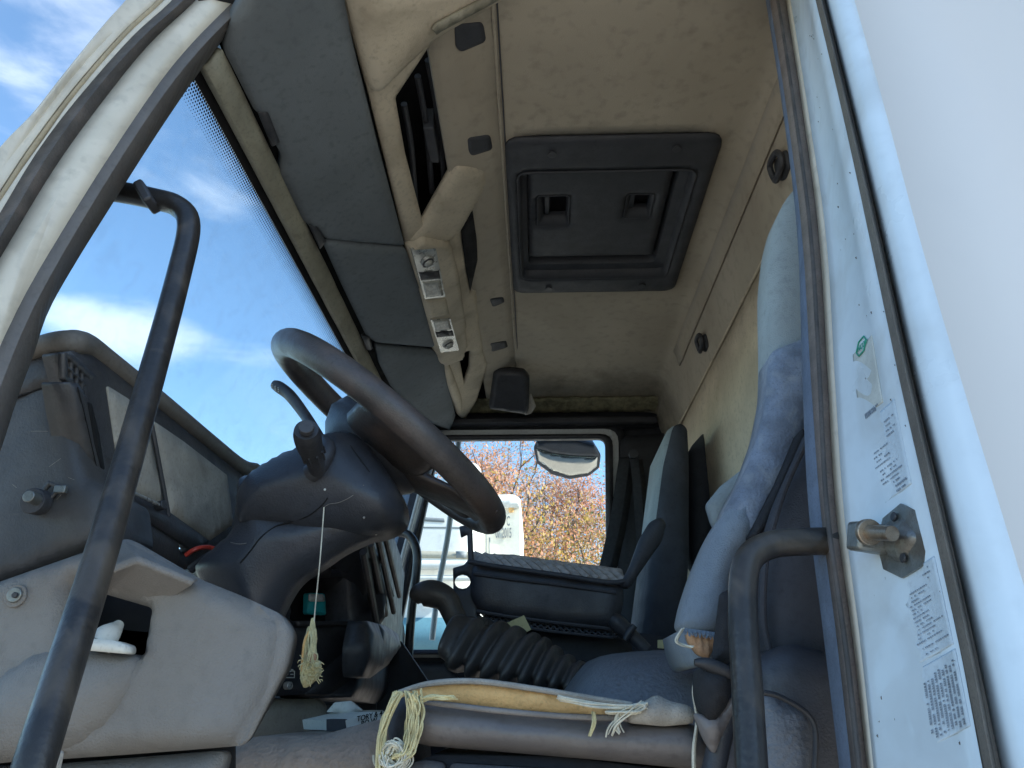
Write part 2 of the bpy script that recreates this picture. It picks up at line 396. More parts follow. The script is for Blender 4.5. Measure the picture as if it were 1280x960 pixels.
# mildewed seam where the lining meets the far side
bm = bmesh.new(); rows = []
for k in range(5):
    rows.append([V((x, 2.595-.028*k*.6+.006*noise.noise(V((x*30, k, 0))), .975+.007*k+.004*noise.noise(V((x*40, k, 3))))) for x in np.linspace(-.24, .46, 90)])
solid(link('mildewed_edge', loft(rows), 'mould', cab), .006, 0)
tube('lining_bead', [(-.060, .9, 1.049), (-.060, 1.5, 1.05), (-.060, 2.2, 1.05), (-.061, 2.3, 1.045)], .0032, 'beige', cab, 8)
tube('lining_seam', [(-.0530, .9, 1.0485), (-.0530, 1.5, 1.0495), (-.0530, 2.28, 1.0485)], .0016, 'black', cab, 6)
# front strip of the lining
st = [V((-.168, .86, 1.0)), V((-.168, 2.56, 1.0)), V((-.060, 2.56, 1.05)), V((-.060, .90, 1.05))]
link('front_lining_strip', relief(st, PLstrip, D=.003, R=.02, B=.01, res=.02, hf=lambda w, d: .004*noise.noise(w*12)), 'beige', cab, smooth='full')
for q in ([(568, 31), (604, 28), (608, 52), (577, 65), (570, 60)], [(584, 172), (613, 169), (616, 187), (590, 195), (586, 190)], [(612, 374), (629, 371), (631, 378), (616, 384)], [(612, 429), (633, 426), (635, 434), (615, 440)]):
    rel('blanking_cap', q, shift(PLstrip, .004), 'hatch', cab, D=.0015, R=.004, B=.004, res=.008, rnd=.010)
# end stop of the strip and grey flange (near end)
# --- outer skin closing the cab above and around the lining
bx('roof_skin', (.0, 1.70, 1.20), (1.0, 1.90, .02), 'white', cab, bevel=.01)
bx('upper_side_skin', (.18, .74, 1.10), (.66, .02, .20), 'white', cab)
bx('far_side_skin', (.0, 2.66, 1.06), (1.1, .03, .26), 'doortrim', cab)
solid(link('front_skin', loft([[V((x, y, z)) for y in (.80, 1.6, 2.66)] for x, z in ((-.490, .84), (-.50, 1.0), (-.48, 1.19))]), 'white', cab), .012)
bx('rear_skin', (.515, 1.65, .3), (.03, 2.0, 1.8), 'white', cab)
# --- roof hatch
h = link('roof_hatch', relief([V((hx0, hy0, 1.043)), V((hx1, hy0, 1.043)), V((hx1, hy1, 1.043)), V((hx0, hy1, 1.043))], (V((0, 0, 1.043)), V((0, 0, -1))), D=.004, R=.008, B=.006, res=.014, rnd=.035,
      holes=[[V((-.030, 1.33, 1.043)), V((.348, 1.33, 1.043)), V((.348, 1.765, 1.043)), V((-.030, 1.765, 1.043))]]), 'hatch', cab, smooth='full')
def rrect(x0, x1, y0, y1, z, r): return [V((p.x, p.y, z)) for p in roundcorners([V((x0, y0, 0)), V((x1, y0, 0)), V((x1, y1, 0)), V((x0, y1, 0))], r, 5)]
rw = [rrect(-.030, .348, 1.33, 1.765, 1.037, .022), rrect(-.024, .340, 1.338, 1.757, 1.060, .022), rrect(-.018, .332, 1.345, 1.748, 1.062, .022), rrect(-.012, .318, 1.352, 1.735, 1.064, .02), rrect(-.006, .305, 1.36, 1.72, 1.092, .02)]
solid(link('hatch_recess', loft([r+[r[0]] for r in rw]), 'hatch', h), .003, 1)
lid = link('hatch_lid', relief(rrect(-.010, .306, 1.335, 1.700, 1.066, .0), (V((0, 0, 1.066)), V((0, 0, -1))), D=.008, R=.012, B=.03, res=.012, rnd=.02,
      holes=[[V((.012, 1.44, 1.066)), V((.085, 1.44, 1.066)), V((.085, 1.555, 1.066)), V((.012, 1.555, 1.066))], [V((.215, 1.44, 1.066)), V((.275, 1.44, 1.066)), V((.275, 1.53, 1.066)), V((.215, 1.53, 1.066))]]), 'hatch', h, smooth='full')
for (a, b, c, d) in ((.012, .085, 1.44, 1.555), (.215, .275, 1.44, 1.53)):
    r = [rrect(a, b, c, d, 1.060, .008), rrect(a+.012, b-.004, c+.01, d-.008, 1.084, .008), rrect(a+.02, b-.006, c+.016, d-.012, 1.094, .006)]
    solid(link('finger_recess', loft([q+[q[0]] for q in r]), 'hatch', h), .002, 1)
    bx('latch', ((a+b)/2-.014, (c+d)/2, 1.086), (.014, (d-c)*.7, .012), 'black', h)
bx('hatch_top', (.15, 1.54, 1.125), (.46, .55, .012), 'black', h, bevel=.002)
for p in ((690, 193), (846, 186), (686, 361), (803, 357)):
    disc('screw', at(*p, Z=1.0345), (0, 0, 1), .009, .004, 'black', h)
# --- rear wall of the cab
bm = loft([[V((.482+.004*noise.noise(V((y*4, z*4, 0))), y, z)) for y in np.linspace(.62, 2.6, 40)] for z in np.linspace(-.4, .858, 24)])
solid(link('rear_wall', bm, 'wall', cab, smooth='full'), .02, 1)
tube('rear_wall_seam', [(.479, .8, .857), (.479, 1.5, .857), (.479, 2.2, .857), (.468, 2.5, .85)], .003, 'cream', cab, 6)
# coat hooks on the rear roof edge
for (px, py, s) in ((978, 207, 1.0), (880, 428, 1.0)):
    c = at(px, py, pl=PLrear); n = PLrear[1]; yv = V((0, 1, 0)); w = n.cross(yv)
    bm = tube_bm([c+n*.012+yv*.024+w*.012, c+n*.016+yv*.0+w*.018, c+n*.012-yv*.026+w*.006, c+n*.012-yv*.022-w*.016, c+n*.012+yv*.018-w*.018], .006, 8, 5, closed=True)
    hk = link('coat_hook', bm, 'black', cab)
    link('hook_base', relief([c+n*.002+yv*.036+w*.004, c+n*.002+yv*.02-w*.026, c+n*.002-yv*.036-w*.010, c+n*.002-yv*.024+w*.022, c+n*.002+yv*.016+w*.024], shift(PLrear, .002), D=.005, R=.006, B=.004, res=.008, rnd=.012), 'hatch', hk, smooth='full')
# --- far side: passenger door and frame, plane Y = 2.6
def ring(px_out, px_in, y0, y1):
    pass
WIN = [(551, 549), (757, 547), (759, 812), (494, 812)]
def grow(w, a, b, c, d): return [(w[0][0]-a, w[0][1]-b), (w[1][0]+c, w[1][1]-b), (w[2][0]+c, w[2][1]+d), (w[3][0]-a, w[3][1]+d)]
door = rel('passenger_door', grow(WIN, 40, 16, 24, 160), 2.60, 'doortrim', cab, D=.004, R=.01, B=.05, res=.03, rnd=.05, holes=[grow(WIN, 9, 7, 9, 3)])
rel('window_frame', grow(WIN, 17, 11, 16, 10), 2.59, 'greyframe', door, D=.008, R=.012, B=.03, res=.02, rnd=.05, holes=[grow(WIN, 6, 4, 6, 2)], smooth=True)
rel('window_seal', grow(WIN, 9, 5, 9, 4), 2.575, 'black', door, D=.006, R=.008, B=.03, res=.02, rnd=.045, holes=[WIN])
rel('door_glass', grow(WIN, 5, 4, 5, 3), 2.605, 'sideglass', door, D=0, R=.01, B=.004, res=.1, rnd=.04)
bx('window_sill', at(600, 815, Y=2.56), (.78, .06, .012), 'mirrorbody', door)
rel('door_panel', [(510, 828), (560, 828), (600, 890), (560, 930), (515, 930)], 2.56, 'dash', door, D=.015, R=.02, B=.02)
# dark side trim around the door
rel('side_trim', [(480, 500), (862, 500), (880, 700), (880, 960), (440, 960), (470, 640)], 2.66, 'doortrim', cab, D=.0, R=.01, B=.02, res=.06, holes=[grow(WIN, 34, 10, 20, 100)])
bx('upper_trim', at(680, 528, Y=2.58), (.80, .05, .028), 'black', cab, bevel=.008)
rel('pillar_trim', [(776, 545), (852, 540), (870, 640), (868, 860), (776, 860), (772, 700)], 2.58, 'doortrim', cab, D=.02, R=.03, B=.05, res=.03, rnd=.03)
# far grab handle by the windshield pillar
tube('grab_handle', [at(470, 664, Y=2.40), at(495, 665, Y=2.38), at(512, 670, Y=2.36), at(521, 690, Y=2.35), at(520, 720, Y=2.35), at(514, 770, Y=2.36), at(509, 850, Y=2.37)], .0135, 'handle', cab, 12, label='black tubular grab handle by the far windshield pillar')
# far windshield pillar (light and dark bands)
fp = []
for off, yy in ((-34, 2.52), (-24, 2.50), (-15, 2.51), (-8, 2.55), (-4, 2.57)):
    fp.append([at(x+off, y, Y=yy) for x, y in ((552, 538), (545, 585), (531, 640), (515, 700), (500, 770), (488, 850))])
solid(link('far_pillar', loft(fp), 'mirrorbody', cab), .01, 1)
tube('pillar_trim_edge', [at(x-13, y, Y=2.5) for x, y in ((552, 542), (545, 585), (531, 640), (515, 700), (500, 770))], .007, 'greyframe', cab, 8)
# kerb mirror outside the passenger window
km = thing('kerb_mirror', at(712, 548, Y=2.82), 'wide convex kerb mirror hanging outside above the passenger window', 'mirror')
mpl = (V((0, 2.88, .85)), V((0, -.40, -.916)).normalized())
rel('housing', [(667, 560), (671, 552), (690, 548), (722, 550), (743, 556), (751, 569), (749, 585), (736, 595), (712, 599), (690, 593), (671, 579)], shift(mpl, -.006), 'mirrorbody', km, D=.0, R=.03, B=.006, DB=.05, RB=.05, res=.012, rnd=.01)
mg = [at(x, y, Y=2.894) for x, y in ((671, 561), (690, 567), (712, 570), (732, 571), (747, 571), (746, 583), (735, 592), (712, 595), (690, 588), (673, 576))]
mg = [at(x, y, pl=mpl) for x, y in ((671, 561), (690, 567), (712, 570), (732, 571), (747, 571), (746, 583), (735, 592), (712, 595), (690, 588), (673, 576))]
link('mirror_glass', relief(mg, mpl, D=.006, R=.05, B=.001, res=.012, rnd=.004), 'mirror', km, smooth='full')
rel('mirror_hood', [(671, 553), (690, 549), (722, 551), (743, 557), (749, 570), (732, 570), (712, 569), (690, 566), (671, 560)], shift(mpl, .004), 'mirrorbody', km, D=.004, R=.006, B=.004, res=.01, rnd=.004)
tube('bracket', [at(712, 540, Y=2.74), at(711, 552, Y=2.84), at(712, 560, Y=2.95)], [.035, .03, .028], 'mirrorbody', km, 12)
# --- windshield
hd = (-.453, .83); bs = (-.74, .12)
g0, g1 = V((hd[0], 0, hd[1])), V((bs[0], 0, bs[1]))
gn = (g1-g0).cross(V((0, 1, 0))).normalized()
if gn.dot(g0) > 0: gn = -gn
ws = link('windshield', loft([[g0.lerp(g1, t)+V((0, y, 0))-gn*.02+gn*(.0) for y in np.linspace(.74, 2.55, 12)] for t in (-.03, .3, .7, 1.0, 1.2)]), 'glass', cab, label='dusty curved windshield with a dotted black upper edge')
solid(ws, .004, 0)
gd = (g1-g0).normalized()
bm = bmesh.new()
rows = [[g0+gd*s_+V((0, y, 0))-gn*.016 for y in np.linspace(.74, 2.55, 3)] for s_ in (-.03, .020)]
solid(link('frit_band', loft(rows), 'dark', ws), .0015, 0)
bm = bmesh.new()
for i in range(7):
    rr = .0026*(1-i*.11)
    for j in range(330):
        y = .745+(j+(i % 2)*.5)*.0056
        if y > 2.5: break
        c = g0+gd*(.0225+i*.0050)+V((0, y, 0))-gn*.0165
        vs = [bm.verts.new(c+(gd*math.cos(a)+V((0, 1, 0))*math.sin(a))*rr) for a in [k*math.pi/3 for k in range(6)]]
        bm.faces.new(vs)
link('frit_dots', bm, 'dark', ws, smooth=False)
# header rail below the glass edge
prof = [(-.456, .828), (-.453, .826), (-.450, .830), (-.448, .836), (-.446, .842), (-.440, .853)]
hr = link('windshield_header', loft([[V((x, y, z+.0015*noise.noise(V((y*20, z*50, 1))))) for y in np.linspace(.80, 2.52, 60)] for x, z in prof]), 'olive', cab)
solid(hr, .01, -1)
# --- sun visors
for k, (q, lab) in enumerate((
    ([(279, 62), (290, 25), (318, -25), (425, -30), (440, 50), (472, 180), (506, 307), (408, 299), (398, 291), (388, 283), (375, 272), (350, 218), (353, 195), (338, 170), (330, 145), (318, 138)], 'large grey-blue visor panel above the driver side of the windshield'),
    ([(404, 304), (414, 301), (507, 311), (531, 375), (552, 435), (470, 428), (458, 420), (430, 362)], 'middle grey-blue visor panel over the windshield'),
    ([(470, 433), (553, 440), (562, 480), (569, 520), (563, 538), (528, 524), (488, 482), (474, 455)], 'smallest grey-blue visor panel at the far end of the windshield'))):
    rel('sun_visor', q, shift(PLvis, .008+.001*k), 'visor', cab, label=lab, D=.007, R=.008, B=.016, res=.014, rnd=.012)
solid(link('visor_backing', loft([[V((x, y, z)) for y in np.linspace(.74, 2.55, 4)] for x, z in ((-.446, .876), (-.262, .962))]), 'dark', cab), .004)
for q in ([(322, 140), (335, 140), (350, 178), (340, 184)], [(386, 281), (396, 283), (408, 302), (400, 312)], [(452, 420), (462, 421), (466, 436), (458, 438)]):
    hc = rel('visor_hinge', q, shift(PLvis, .013), 'black', cab, D=.006, R=.006, B=.006, res=.008, rnd=.004)
# --- overhead shelf / console
con = rel('overhead_console', [(420, -30), (441, 45), (460, 112), (506, 300), (545, 440), (571, 517), (580, 526), (596, 500), (610, 455), (603, 430), (598, 380), (570, 207), (548, 36), (600, -30)], PLsh, 'cream', cab, D=.005, R=.008, B=.010, res=.010, rnd=.01,
      holes=[[(547, 42), (494, 122), (506, 190), (528, 276), (567, 207), (557, 120)], [(575, 289), (592, 262), (597, 300), (598, 325), (588, 366)], [(573, 442), (588, 438), (587, 460), (580, 478)]])
# shelf cavity behind the openings
solid(link('shelf_cavity', loft([[V((x, y, z)) for y in np.linspace(.8, 2.56, 4)] for x, z in ((-.30, .965), (-.37, 1.06), (-.24, 1.12), (-.12, 1.10), (-.15, 1.02))]), 'dark', con), .004, -1)
for q, w in (((505, 130), (520, 262)), ((522, 95), (540, 240)), ((535, 75), (555, 222))):
    a = at(*q, pl=shift(PLsh, -.03)); b = at(*w, pl=shift(PLsh, -.03)); tube('shelf_wiring', [a, a.lerp(b, .4)+V((.004, 0, .004)), b], .006, 'black', con, 8)
bx('shelf_device', at(540, 170, pl=shift(PLsh, -.035)), (.02, .10, .05), 'hatch', con)
rel('opening_shade_plate', [(577, 289), (591, 264), (596, 300), (597, 325), (588, 364), (583, 340)], shift(PLstrip, .006), 'dark', con, D=.001, R=.004, B=.02, res=.01, rnd=.002)  # dark plate laid over the strip to paint the shade of an opening
# near end bulge of the console
rel('console_end_cover', [(405, -40), (432, 0), (455, 90), (463, 113), (476, 110), (505, 80), (545, 42), (600, 12), (650, -20), (620, -60)], shift(PLsh, .006), 'cream', con, D=.030, R=.055, B=.01, res=.01, rnd=.014)
rel('console_flange', [(541, 38), (546, 31), (604, 0), (640, -22), (650, -16), (614, 6), (551, 40), (546, 44)], shift(PLsh, .044), 'olive', con, D=.004, R=.004, B=.006, res=.01, rnd=.002)
rel('console_brace', [(527, 280), (545, 250), (570, 206), (585, 203), (606, 207), (611, 222), (596, 252), (576, 288), (556, 304), (520, 318), (508, 300)], shift(PLsh, .002), 'cream', con, D=.011, R=.030, B=.01, res=.008, rnd=.012)
lh = rel('light_housing', [(506, 305), (526, 290), (552, 296), (562, 300), (573, 340), (580, 390), (583, 425), (577, 443), (552, 453), (544, 448)], shift(PLsh, .004), 'cream', con, D=.022, R=.010, B=.01, res=.008, rnd=.010)
tube('console_roll', [at(556, 452, pl=shift(PLsh, .004)), at(562, 475, pl=shift(PLsh, .004)), at(571, 500, pl=shift(PLsh, .002)), at(574, 512, pl=shift(PLsh, .0))], [.010, .017, .017, .009], 'cream', con, 12)
PB = shift(PLsh, .0275)
def q3(cs, a, b):   # point inside a quad by (a across, b along)
    p = [V(c) for c in cs]; return tuple(p[0].lerp(p[1], a).lerp(p[3].lerp(p[2], a), b))
def lamp(cs, flip):
    e = rel('reading_light', cs, PB, 'chrome', con, D=.0015, R=.002, B=.008, res=.008, rnd=.003, smooth=True)
    f = (lambda b: 1-b) if flip else (lambda b: b)
    def quad(a0, a1, b0, b1): return [q3(cs, a0, f(b0)), q3(cs, a1, f(b0)), q3(cs, a1, f(b1)), q3(cs, a0, f(b1))]
    rel('switch_strip', quad(.06, .94, .46, .62), shift(PB, .002), 'black', e, D=.002, R=.002, B=.002, res=.006, rnd=.002)
    rel('rocker_switch', quad(.3, .7, .48, .60), shift(PB, .005), 'hatch', e, D=.002, R=.002, B=.002, res=.006, rnd=.002)
    rel('lens', quad(.1, .92, .66, .97), shift(PB, .002), 'lens', e, D=.002, R=.002, B=.002, res=.006, rnd=.002)
    c = at(*q3(cs, .52, f(.24)), pl=shift(PB, .001)); n = PLsh[1]
    disc('lamp_bezel', c+n*.002, n, .0165, .006, 'chrome', e, 24)
    disc('lamp_ring', c+n*.005, n, .0145, .003, 'black', e, 24)
    bm = bmesh.new(); bmesh.ops.create_uvsphere(bm, u_segments=18, v_segments=10, radius=.0115); bm.transform(Matrix.Translation(c+n*.002)); link('lamp_eyeball', bm, 'lens', e)
    bx('lamp_bar', c+n*.0135, (.018, .003, .003), 'steel', e, bevel=.001, ax=(PLsh[1].cross(V((0, 1, 0))), V((0, 1, 0)), n))
    for i in range(7):
        a = at(*q3(cs, .14+.1*i, f(.68)), pl=shift(PB, .0045)); b = at(*q3(cs, .14+.1*i+.07, f(.95)), pl=shift(PB, .0045)); tube('lens_rib', [a, b], .0007, 'lens', e, 6, 1)
lamp([(515, 313), (545, 311), (557, 371), (531, 374)], False)
lamp([(538, 400), (563, 398), (574, 438), (551, 441)], True)
rel('blank_plate', [(532, 376), (558, 374), (562, 394), (538, 397)], PB, 'cream', con, D=.002, R=.003, B=.006, res=.006, rnd=.003)
# black pad hanging in the far corner of the ceiling
pk = thing('roof_speaker_pad', at(638, 490, Z=1.0), 'square black pad fixed in the far front corner of the beige ceiling', 'pad')
pp = at(622, 462, Z=1.035); 
ppl = (at(638, 490, Y=2.36), V((.0, -.75, -.66)).normalized())
rel('pad', [(617, 464), (624, 460), (655, 464), (662, 472), (661, 511), (658, 518), (612, 511), (611, 505)], ppl, 'black', pk, D=.012, R=.012, B=.03, res=.01, rnd=.008)
rel('torn_edge', [(655, 498), (664, 492), (670, 508), (664, 517), (656, 519)], shift(ppl, -.01), 'torn', pk, D=.002, R=.004, B=.004, res=.006, rnd=.003)
# --- front (A) pillar of the driver door
def lean(off): return lambda z: off+.22*z
def side(px, py, off, k=.22): return at(px, py, pl=(V((0, off, 0)), V((0, -1, k)).normalized()))
AL = [  # band boundaries, each with its depth
 ([(190, -40), (158, 0), (131, 29), (82, 89), (41, 141), (0, 184), (-60, 262)], .520),
 ([(208, -24), (178, 8), (142, 40), (84, 103), (30, 174), (-4, 222), (-60, 308)], .532),
 ([(232, -40), (198, 0), (152, 43), (90, 114), (36, 186), (0, 240), (-60, 330)], .536),
 ([(240, -38), (204, 3), (157, 47), (95, 118), (42, 190), (0, 253), (-60, 345)], .540),
 ([(250, -36), (213, 6), (166, 49), (104, 119), (51, 187), (0, 272), (-60, 372)], .544),
 ([(262, -34), (226, 4), (176, 50), (120, 114), (60, 196), (0, 297), (-60, 398)], .536),
 ([(277, -34), (241, 4), (188, 54), (138, 115), (70, 208), (0, 322), (-60, 425)], .550),
 ([(298, -34), (262, 4), (212, 52), (164, 113), (96, 210), (26, 326), (-60, 480)], .553),
 ([(326, -34), (290, 4), (240, 55), (193, 113), (125, 214), (53, 331), (15, 400), (-25, 490), (-75, 620)], .566),
 ([(334, -28), (300, 8), (248, 62), (196, 128), (130, 228), (66, 335), (28, 410), (-8, 500), (-60, 640)], .572),
 ([(346, -34), (311, 4), (254, 78), (192, 169), (137, 255), (89, 331), (56, 390), (37, 446), (17, 500), (-4, 565), (-50, 700)], .600),
]
def rs(pts, n=40):
    c = catmull(pts, 10); return [c[int(i*(len(c)-1)/(n-1))] for i in range(n)]
rowsA = [[side(*p, off) for p in rs(l)] for l, off in AL]
pil = solid(link('front_door_pillar', loft(rowsA[0:3]), 'creampaint', cab, label='cream painted front door pillar with rubber seal, upper left'), .003, -1)
solid(link('dirty_seam', loft(rowsA[2:4]), 'creamdirt', pil), .003, -1)
solid(link('inner_flange', loft(rowsA[3:5]), 'creampaint', pil), .003, -1)
solid(link('door_seal', loft(rowsA[4:7]), 'seal', pil), .003, -1)
solid(link('pillar_face', loft(rowsA[6:9]), 'creampaint', pil), .003, -1)
solid(link('pillar_inner_trim', loft(rowsA[8:11]), mat('pillar_trim_brown', (.13, .115, .105), .6, .15, 12, .2, 300, grime=.3), pil), .003, -1)
inner = rs([(346, -34), (311, 4), (254, 78), (192, 169), (137, 255), (89, 331), (56, 390), (37, 446), (17, 500), (-4, 565), (-50, 700)])
inn2 = rs([(346, -34), (290, 30), (230, 90), (175, 165), (125, 240), (70, 331), (38, 390), (18, 446), (-4, 500), (-30, 565), (-80, 700)])
solid(link('pillar_return', loft([[side(*p, .585) for p in inn2], [side(*p, .605) for p in inner], [side(*p, .64)+V((-.02, 0, 0)) for p in inner]]), 'seal', pil), .006, -1)
# --- rear (B) pillar of the driver door
Yr = [-40, 0, 150, 300, 480, 640, 800, 960, 1000]
BB = {
 'a': [950, 957, 980, 997, 1003, 1011, 1030, 1049, 1052],
 'a2': [954, 962, 985, 1003, 1014, 1026, 1046, 1064, 1068],
 'b': [962, 972, 995, 1014, 1025, 1034, 1056, 1074, 1078],
 'c': [972, 982, 1005, 1024, 1035, 1045, 1066, 1084, 1088],
 'd': [978, 988, 1012, 1033, 1044, 1055, 1075, 1092, 1096],
 'e': [985, 995, 1019, 1041, 1052, 1064, 1082, 1098, 1102],
 'f': [1000, 1010, 1040, 1070, 1102, 1135, 1172, 1206, 1215],
 'g': [1008, 1018, 1054, 1086, 1124, 1160, 1196, 1228, 1238],
 'h': [1011, 1021, 1056, 1089, 1127, 1164, 1199, 1231, 1241],
 'i': [1015, 1026, 1062, 1096, 1135, 1173, 1209, 1240, 1250],
 'j': [1019, 1030, 1067, 1102, 1142, 1180, 1216, 1248, 1258],
 'k': [1024, 1037, 1076, 1113, 1156, 1197, 1237, 1274, 1284],
 'l': [1033, 1046, 1087, 1127, 1174, 1218, 1260, 1300, 1311],
 'm': [1054, 1068, 1110, 1150, 1203, 1252, 1300, 1345, 1357],
}
BO = dict(a=.655, a2=.632, b=.618, c=.620, d=.612, e=.606, f=.535, g=.505, h=.498, i=.488, j=.490, k=.478, l=.470, m=.462)
def brow(k, extra=0): return [side(p[0], p[1], BO[k]+extra) for p in rs([(x, y) for x, y in zip(BB[k], Yr)], 60)]
bp = solid(link('rear_door_pillar', loft([brow('d'), brow('e'), brow('f'), brow('g')]), 'white', cab, smooth='full', label='white painted rear door pillar with old stickers'), .012, 1)
solid(link('pillar_inner_lip', loft([brow('c'), brow('d')]), 'creampaint', bp), .006, 1)
solid(link('door_seal', loft([brow('a2'), brow('b'), brow('c')]), 'sealbrown', bp), .014, 1)
solid(link('seal_inner_edge', loft([brow('a', .06), brow('a'), brow('a2')]), 'sealblue', bp), .010, 1)
tube('seal_ridge', brow('b', -.004)[::3], .0022, 'seal', bp, 8, 3)
solid(link('rubber_strip', loft([brow('g', .01), brow('h', -.004), brow('i', -.006), brow('j', .004)]), 'greyseal', bp), .008, 1)
solid(link('outer_edge', loft([brow('j', .006), brow('k'), brow('l'), brow('m')]), 'white', bp, smooth='full'), .010, 1)
# outer side panel behind the pillar
mrow = brow('m')
rowsP = []
for k in range(14):
    t = k/13; rowsP.append([p+V((t*1.2, 0, 0)) for p in mrow])
solid(link('outer_side_panel', loft(rowsP), 'panelwhite', cab, smooth='full', label='smooth white outer side panel of the cab, far right'), .01, 1)
bx('sun_block_box', (3.6, 1.56, .75), (5.0, 2.80, 3.0), 'panelwhite', cab, bevel=.02)  # unseen box added behind the cab to keep sun off the door side
bx('chassis_rail', (2.0, 1.55, -.85), (6.5, 1.0, .25), 'black', cab, bevel=.01)
# stickers and small print on the pillar face
def bpt(s, yy, off=0.0):
    """point on the pillar face: s across 0..1 between line e and g, at image row yy"""
    xe = np.interp(yy, Yr, BB['e']); xf = np.interp(yy, Yr, BB['f']); xg = np.interp(yy, Yr, BB['g'])
    x = xe+(xg-xe)*s; sf = (xf-xe)/(xg-xe)
    o = BO['e']+(BO['f']-BO['e'])*(s/sf) if s <= sf else BO['f']+(BO['g']-BO['f'])*((s-sf)/(1-sf))
    return side(x, yy, o+off)
def sgrid(s0, s1, y0, y1, name, m, sk=0, label=None):
    ro = [[bpt(s0+(s1-s0)*i/12, y0+(y1-y0)*j/40-sk*(s0+(s1-s0)*i/12-.5)*60, -.0016) for j in range(41)] for i in range(13)]
    return solid(link(name, loft(ro), m, bp, label=label), .0004, 1)
st1 = sgrid(.24, .66, 428, 512, 'sticker', 'stickerold', 1, 'half peeled grey sticker with a green hexagon logo')
st2 = sgrid(.30, .86, 520, 626, 'sticker', 'sticker', 1, 'clear sticker with small print above the striker')
st3 = sgrid(.50, .95, 722, 832, 'sticker', 'sticker', 1, 'clear sticker with dense small print below the striker')
st4 = sgrid(.48, .96, 838, 935, 'sticker', 'sticker', 1, 'worn sticker with vertical print near the pillar foot')
def marks(par, s0, s1, y0, y1, rows, seed, word=(.04, .16), hgt=2.0, fill=.9):
    rnd_ = random.Random(seed); bm = bmesh.new()
    for r in range(rows):
        yy = y0+(y1-y0)*(r+.5)/rows; s = s0+rnd_.random()*.04; lim = s0+(s1-s0)*rnd_.uniform(.45, 1)*fill
        while s < lim:
            w = rnd_.uniform(.012, .03)
            if rnd_.random() < .82:
                h = hgt*rnd_.uniform(.7, 1)
                f = lambda a, b: bpt(a, b-60*(a-.5), -.0031)
                bm.faces.new([bm.verts.new(p) for p in (f(s, yy-h/2), f(s+w*.7, yy-h/2), f(s+w*.7, yy+h/2), f(s, yy+h/2))])
            s += w
    return link('small_print', bm, 'ink', par, smooth=False)
marks(st2, .62, .80, 532, 556, 4, 1); marks(st2, .36, .66, 558, 582, 4, 2); marks(st2, .44, .84, 584, 606, 4, 3); marks(st2, .60, .84, 606, 625, 3, 4, hgt=3)
marks(st3, .76, .90, 726, 744, 3, 5); marks(st3, .54, .84, 745, 775, 6, 6); marks(st3, .55, .93, 775, 812, 7, 7, fill=1); marks(st3, .6, .92, 814, 830, 2, 8, fill=1)
marks(st1, .3, .7, 508, 514, 3, 9, hgt=3, fill=1)
bm = bmesh.new(); rnd_ = random.Random(5)
for c in range(9):
    s = .56+c*.042; yy = 848+rnd_.random()*10
    while yy < 925+rnd_.random()*8:
        w = rnd_.uniform(1.5, 4)
        if rnd_.random() < .8: bm.faces.new([bm.verts.new(bpt(a, b-60*(a-.5), -.0031)) for a, b in ((s, yy), (s+.02, yy), (s+.02, yy+w*.7), (s, yy+w*.7))])
        yy += w
link('small_print', bm, 'ink', st4, smooth=False)
c0 = bpt(.42, 428-60*(-.08), -.004)
ux = (bpt(.52, 421, -.002)-bpt(.40, 428, -.002)).normalized(); uz = (bpt(.42, 415, -.002)-bpt(.42, 440, -.002)).normalized(); nn = ux.cross(uz).normalized(); uz = nn.cross(ux)
hx = [c0+ux*.0115*a+uz*.008*b for a, b in ((-1, -.2), (-.5, .8), (.5, .9), (1, .2), (.5, -.8), (-.5, -.9))]
tube('hexagon_logo', hx+[hx[0]], .0007, 'green', st1, 6, 1)
text_mesh('NCOD', c0-ux*.008-uz*.0025, ux, uz, .007, 'green', 'logo_letters', st1)
rnd_ = random.Random(17); bm = bmesh.new()
for k in range(46):
    yy = rnd_.uniform(20, 940); s_ = rnd_.uniform(.02, 1.0); a = rnd_.uniform(.0006, .0016); c = bpt(s_, yy, -.0004)
    e_ = V((.25, -.95, .2)).normalized(); o1 = e_.orthogonal().normalized(); o2 = e_.cross(o1)
    bm.faces.new([bm.verts.new(c+(o1*math.cos(q)*rnd_.uniform(.5, 1.6)+o2*math.sin(q))*a) for q in (0, 1.2, 2.5, 3.9, 5.2)])
link('paint_chips', bm, 'greyseal', bp, smooth=False)
# striker
sk = bpt(.60, 676, 0); sn = ((bpt(.4, 676)-bpt(.7, 676)).cross(bpt(.5, 640)-bpt(.5, 700))).normalized()
if sn.dot(sk) > 0: sn = -sn
sa = (bpt(.7, 676)-bpt(.4, 676)).normalized(); sb = sn.cross(sa).normalized()
if sb.z < 0: sb = -sb
octo = [sk+sa*a*.036+sb*b*.027 for a, b in ((-.62, .62), (0, 1), (.62, .75), (1, .1), (.8, -.65), (.15, -1), (-.5, -.8), (-.8, -.1))]
stk = link('door_striker', relief(octo, (sk, sn), D=.0, R=.003, B=-.003, res=.02, rnd=0), 'steel', cab, smooth=True, label='steel door striker plate with a worn pin')
link('striker_shell', relief([sk+sn*.002+sa*a*.028+sb*b*.02 for a, b in ((-.7, .7), (.1, .9), (.9, .1), (.2, -.9), (-.7, -.5))], (sk+sn*.002, sn), D=.006, R=.014, B=.001, res=.004, rnd=.004), 'steel', stk, smooth='full')
bx('striker_arm', sk-sa*.021+sn*.014, (.020, .026, .022), 'steel', stk, bevel=.003, ax=(sa, sn, sb))
tube('striker_pin', [sk-sa*.014+sn*.022+sb*.003, sk+sa*.020+sn*.020+sb*.002], .0055, 'brass', stk, 16, 1)
